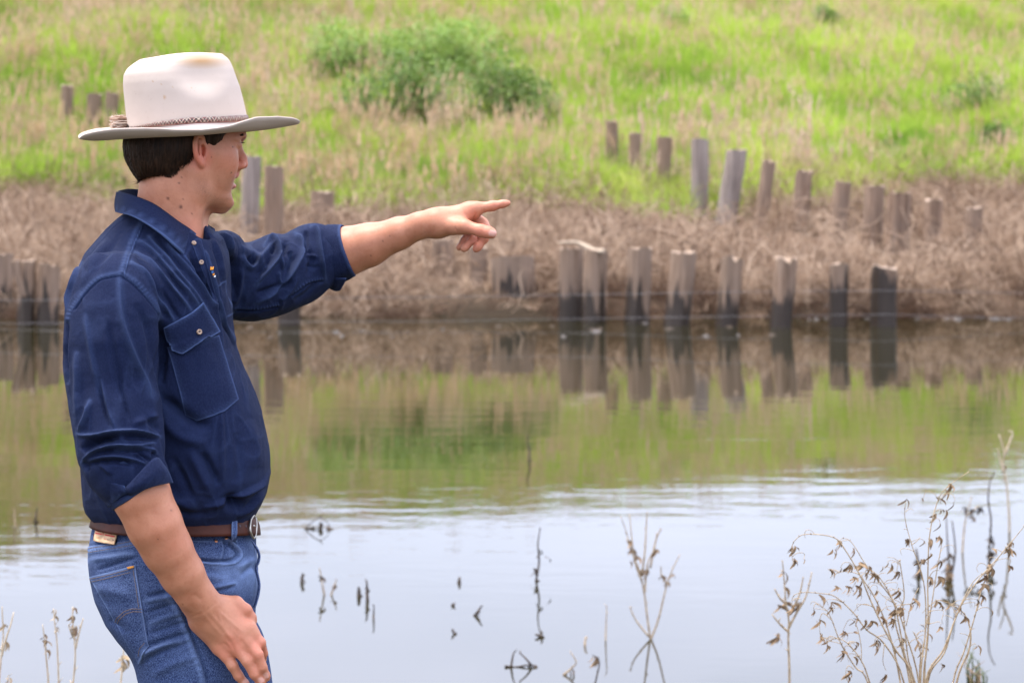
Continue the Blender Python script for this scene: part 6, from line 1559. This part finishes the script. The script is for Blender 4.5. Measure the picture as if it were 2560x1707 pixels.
weed("branching dead plant with a fan of twigs standing in the pale water", "dead plant", [[(1626, 1596), (1618, 1540), (1612, 1490), (1604, 1450), (1592, 1410), (1576, 1365), (1566, 1330), (1552, 1290)], [(1604, 1450), (1588, 1405), (1580, 1350), (1574, 1285)], [(1612, 1480), (1616, 1430), (1622, 1400), (1636, 1370), (1642, 1330)], [(1604, 1440), (1612, 1380), (1616, 1310), (1618, 1278)],
    [(1628, 1594), (1645, 1550), (1660, 1490), (1668, 1460), (1682, 1420), (1700, 1385)], [(1668, 1460), (1655, 1440), (1652, 1415)], [(1600, 1430), (1586, 1395), (1566, 1345)], [(1622, 1590), (1590, 1550), (1574, 1515)], [(1626, 1420), (1640, 1350), (1654, 1320)]], wd(1596), .0045, M_STEM, 20,
    [(1574, 1352, 5), (1580, 1372, 5), (1592, 1390, 3), (1606, 1424, 5), (1614, 1424, 4), (1638, 1374, 5), (1652, 1440, 3), (1668, 1455, 3), (1682, 1435, 2), (1574, 1404, 3)], M_CURL, None, WZ-.12, "dead_weed", .03)
weed("thin pale branching stalk in front of the water left of the big weed", "dead plant", [[(1974, 1960), (1974, 1700), (1971, 1600), (1972, 1550), (1964, 1500), (1960, 1440), (1956, 1400)], [(1972, 1580), (1950, 1560), (1930, 1535)], [(1972, 1570), (1990, 1535), (2015, 1490), (2030, 1430)], [(1966, 1510), (1950, 1495), (1936, 1470)], [(1970, 1540), (1988, 1510), (2000, 1480), (2008, 1440)]], 7.3, .0042, M_STEM, 21,
    [(1965, 1505, 4), (1996, 1505, 4), (1950, 1512, 3), (1944, 1585, 5), (1962, 1470, 3), (1960, 1430, 2)], M_CURL, None, -.3, "dead_weed", .03)
weed("tall thin forked stalk far out at the right edge of the water", "dead plant", [[(2524, 1330), (2522, 1280), (2516, 1210), (2508, 1160), (2510, 1130), (2500, 1095), (2498, 1085)], [(2510, 1140), (2522, 1110), (2532, 1082), (2520, 1078)], [(2508, 1180), (2498, 1140), (2494, 1120)]], wd(1330), .007, M_PALE2, 22, [(2512, 1165, 3), (2508, 1190, 3)], M_STEM, None, WZ-.1, "dead_weed", .04)
weed("dark stalk with lumps behind the right side of the big weed", "dead plant", [[(2472, 1420), (2474, 1370), (2478, 1300), (2470, 1250), (2476, 1200), (2488, 1180)]], wd(1420), .006, M_WET, 23, [(2476, 1350, 5), (2474, 1380, 5), (2478, 1340, 4)], M_WET, None, WZ-.1, "dead_weed", .04)
weed("dark stalk with a square dead leaf behind the middle of the big weed", "dead plant", [[(2370, 1450), (2372, 1400), (2368, 1350), (2366, 1290)], [(2376, 1450), (2388, 1380), (2380, 1300)]], wd(1450), .006, M_WET, 24, [(2370, 1385, 5), (2372, 1410, 7), (2370, 1430, 8), (2374, 1445, 6)], M_CURL, None, WZ-.1, "dead_weed", .045)
weed("thin stalk with a dark seed cluster at the far right of the water", "dead plant", [[(2406, 1380), (2410, 1330), (2416, 1290), (2424, 1260), (2430, 1240)], [(2416, 1290), (2440, 1270), (2448, 1265)]], wd(1380), .005, M_STEM, 25, [(2412, 1268, 6), (2428, 1274, 6), (2430, 1290, 4), (2447, 1268, 6)], M_WET, None, WZ-.1, "dead_weed", .035)
weed("dark mossy stem between the big weed's two tallest shoots", "dead plant", [[(2294, 1440), (2296, 1420), (2292, 1385), (2290, 1370)], [(2296, 1440), (2300, 1470)]], wd(1440), .009, M_WET, 26, [(2294, 1430, 5), (2292, 1400, 4)], M_WET, None, WZ-.1, "dead_weed", .04)
weed("pale seeding stalk, rightmost of the stalks at the lower left", "dead plant", [[(180, 1960), (178, 1760), (184, 1690), (189, 1630), (184, 1570), (181, 1516)], [(189, 1620), (198, 1580), (208, 1545)], [(188, 1600), (178, 1580), (172, 1560)]], 6.6, .0036, M_PALE2, 27, [(182, 1540, 4), (184, 1565, 5), (186, 1575, 4), (181, 1520, 2)], M_CURL, None, -.30, "dry_stalk", .022)
weed("pale thin stalk in the middle of the stalks at the lower left", "dead plant", [[(146, 1960), (148, 1760), (146, 1680), (143, 1600), (138, 1560), (134, 1520)]], 6.7, .0034, M_PALE2, 28, [(137, 1540, 3), (141, 1568, 3), (135, 1524, 2)], M_STEM, None, -.30, "dry_stalk", .02)
weed("darker-headed stalk left of the middle one at the lower left", "dead plant", [[(124, 1960), (122, 1760), (120, 1700), (116, 1640), (112, 1600), (107, 1560)]], 6.7, .0036, M_PALE2, 29, [(112, 1600, 5), (118, 1625, 4), (110, 1585, 2)], M_CURL, None, -.30, "dry_stalk", .02)
weed("forked pale stalk at the very left edge of the photo", "dead plant", [[(-6, 1960), (-4, 1760), (4, 1640), (8, 1590), (7, 1540), (6, 1515)], [(4, 1640), (18, 1590), (28, 1560), (34, 1530)]], 6.6, .0036, M_PALE2, 30, [(9, 1560, 3), (12, 1605, 4)], M_STEM, None, -.30, "dry_stalk", .02)
weed("short stalk tip barely showing at the bottom left", "dead plant", [[(18, 1960), (18, 1740), (20, 1700), (20, 1688)]], 6.6, .003, M_PALE2, 31, [(20, 1694, 3)], M_STEM, None, -.30, "dry_stalk", .02)
weed("tan stalk just left of the jeans behind the man's thigh", "dead plant", [[(300, 1960), (302, 1740), (304, 1690), (308, 1640), (309, 1590)]], 6.8, .004, M_PALE2, 32, [(307, 1640, 4), (308, 1655, 5)], M_STEM, None, -.30, "dry_stalk", .03)
weed("thin amber stem far out in the water at left", "dead stem", [[(88, 1306), (90, 1290), (93, 1268)]], wd(1306), .008, M_WET, 33, [(89, 1300, 3)], M_WET, G1, WZ-.1, "water_weed", .04)
weed("faint stem far out in the water near the left edge", "dead stem", [[(38, 1316), (37, 1295), (34, 1270)]], wd(1316), .006, M_STEM, 34, [], M_WET, G1, WZ-.1, "water_weed", .04)
def sedge():
    r = random.Random(9); mb = MB(); y = wd(1700)
    for k in range(22):
        b = at(2440+r.uniform(-20, 22), 1712, y+r.uniform(-.15, .15)); b.z = WZ-.03
        h = r.uniform(.05, .14)*(1.5 if k < 6 else 1); mb.tube([b, b+Vector((r.uniform(-.01, .01), 0, h*.6)), b+Vector((r.uniform(-.05, .05), 0, h))], [.004, .003, .0008], 4, 0 if k % 3 else 1)
    o = mb.build("sedge_tuft", [leaf_mat("sedge_green", (.05, .07, .02), (.16, .18, .05), .2), M_CURL]); tag(o, "small green and brown sedge tuft at the waterline behind the big weed", "grass tuft")
sedge()
def flotsam():
    r = random.Random(2); m = simple_mat("pale_scum", (.10, .085, .075), .6, .3, 0, 30)
    mb = MB()
    for k in range(90):                         # wet mud, foam and litter along the far waterline on the right
        x = r.uniform(2020, 2620) if k < 60 else r.uniform(300, 2000); y = 30.0+r.uniform(-.5, .15) if k < 60 else r.uniform(26.5, 29.9)
        p = Vector(((x-1280)/F*y, y, max(WZ, float(terr((x-1280)/F*y, y)))+.004)); a = r.uniform(.015, .06) if k < 60 else r.uniform(.015, .05)
        vs = [p+Vector((math.cos(t*1.047)*a*r.uniform(.6, 1.8), math.sin(t*1.047)*a*.6, 0)) for t in range(6)]+[p+Vector((0, 0, .012+a*.12))]
        mb.add(vs, [(t, (t+1) % 6, 6) for t in range(6)], 0 if r.random() < .6 else 1)
    o = mb.build("waterline_litter", [m, M_WET]); tag(o, "scattered scum and litter along the far waterline", kind='stuff')
flotsam()
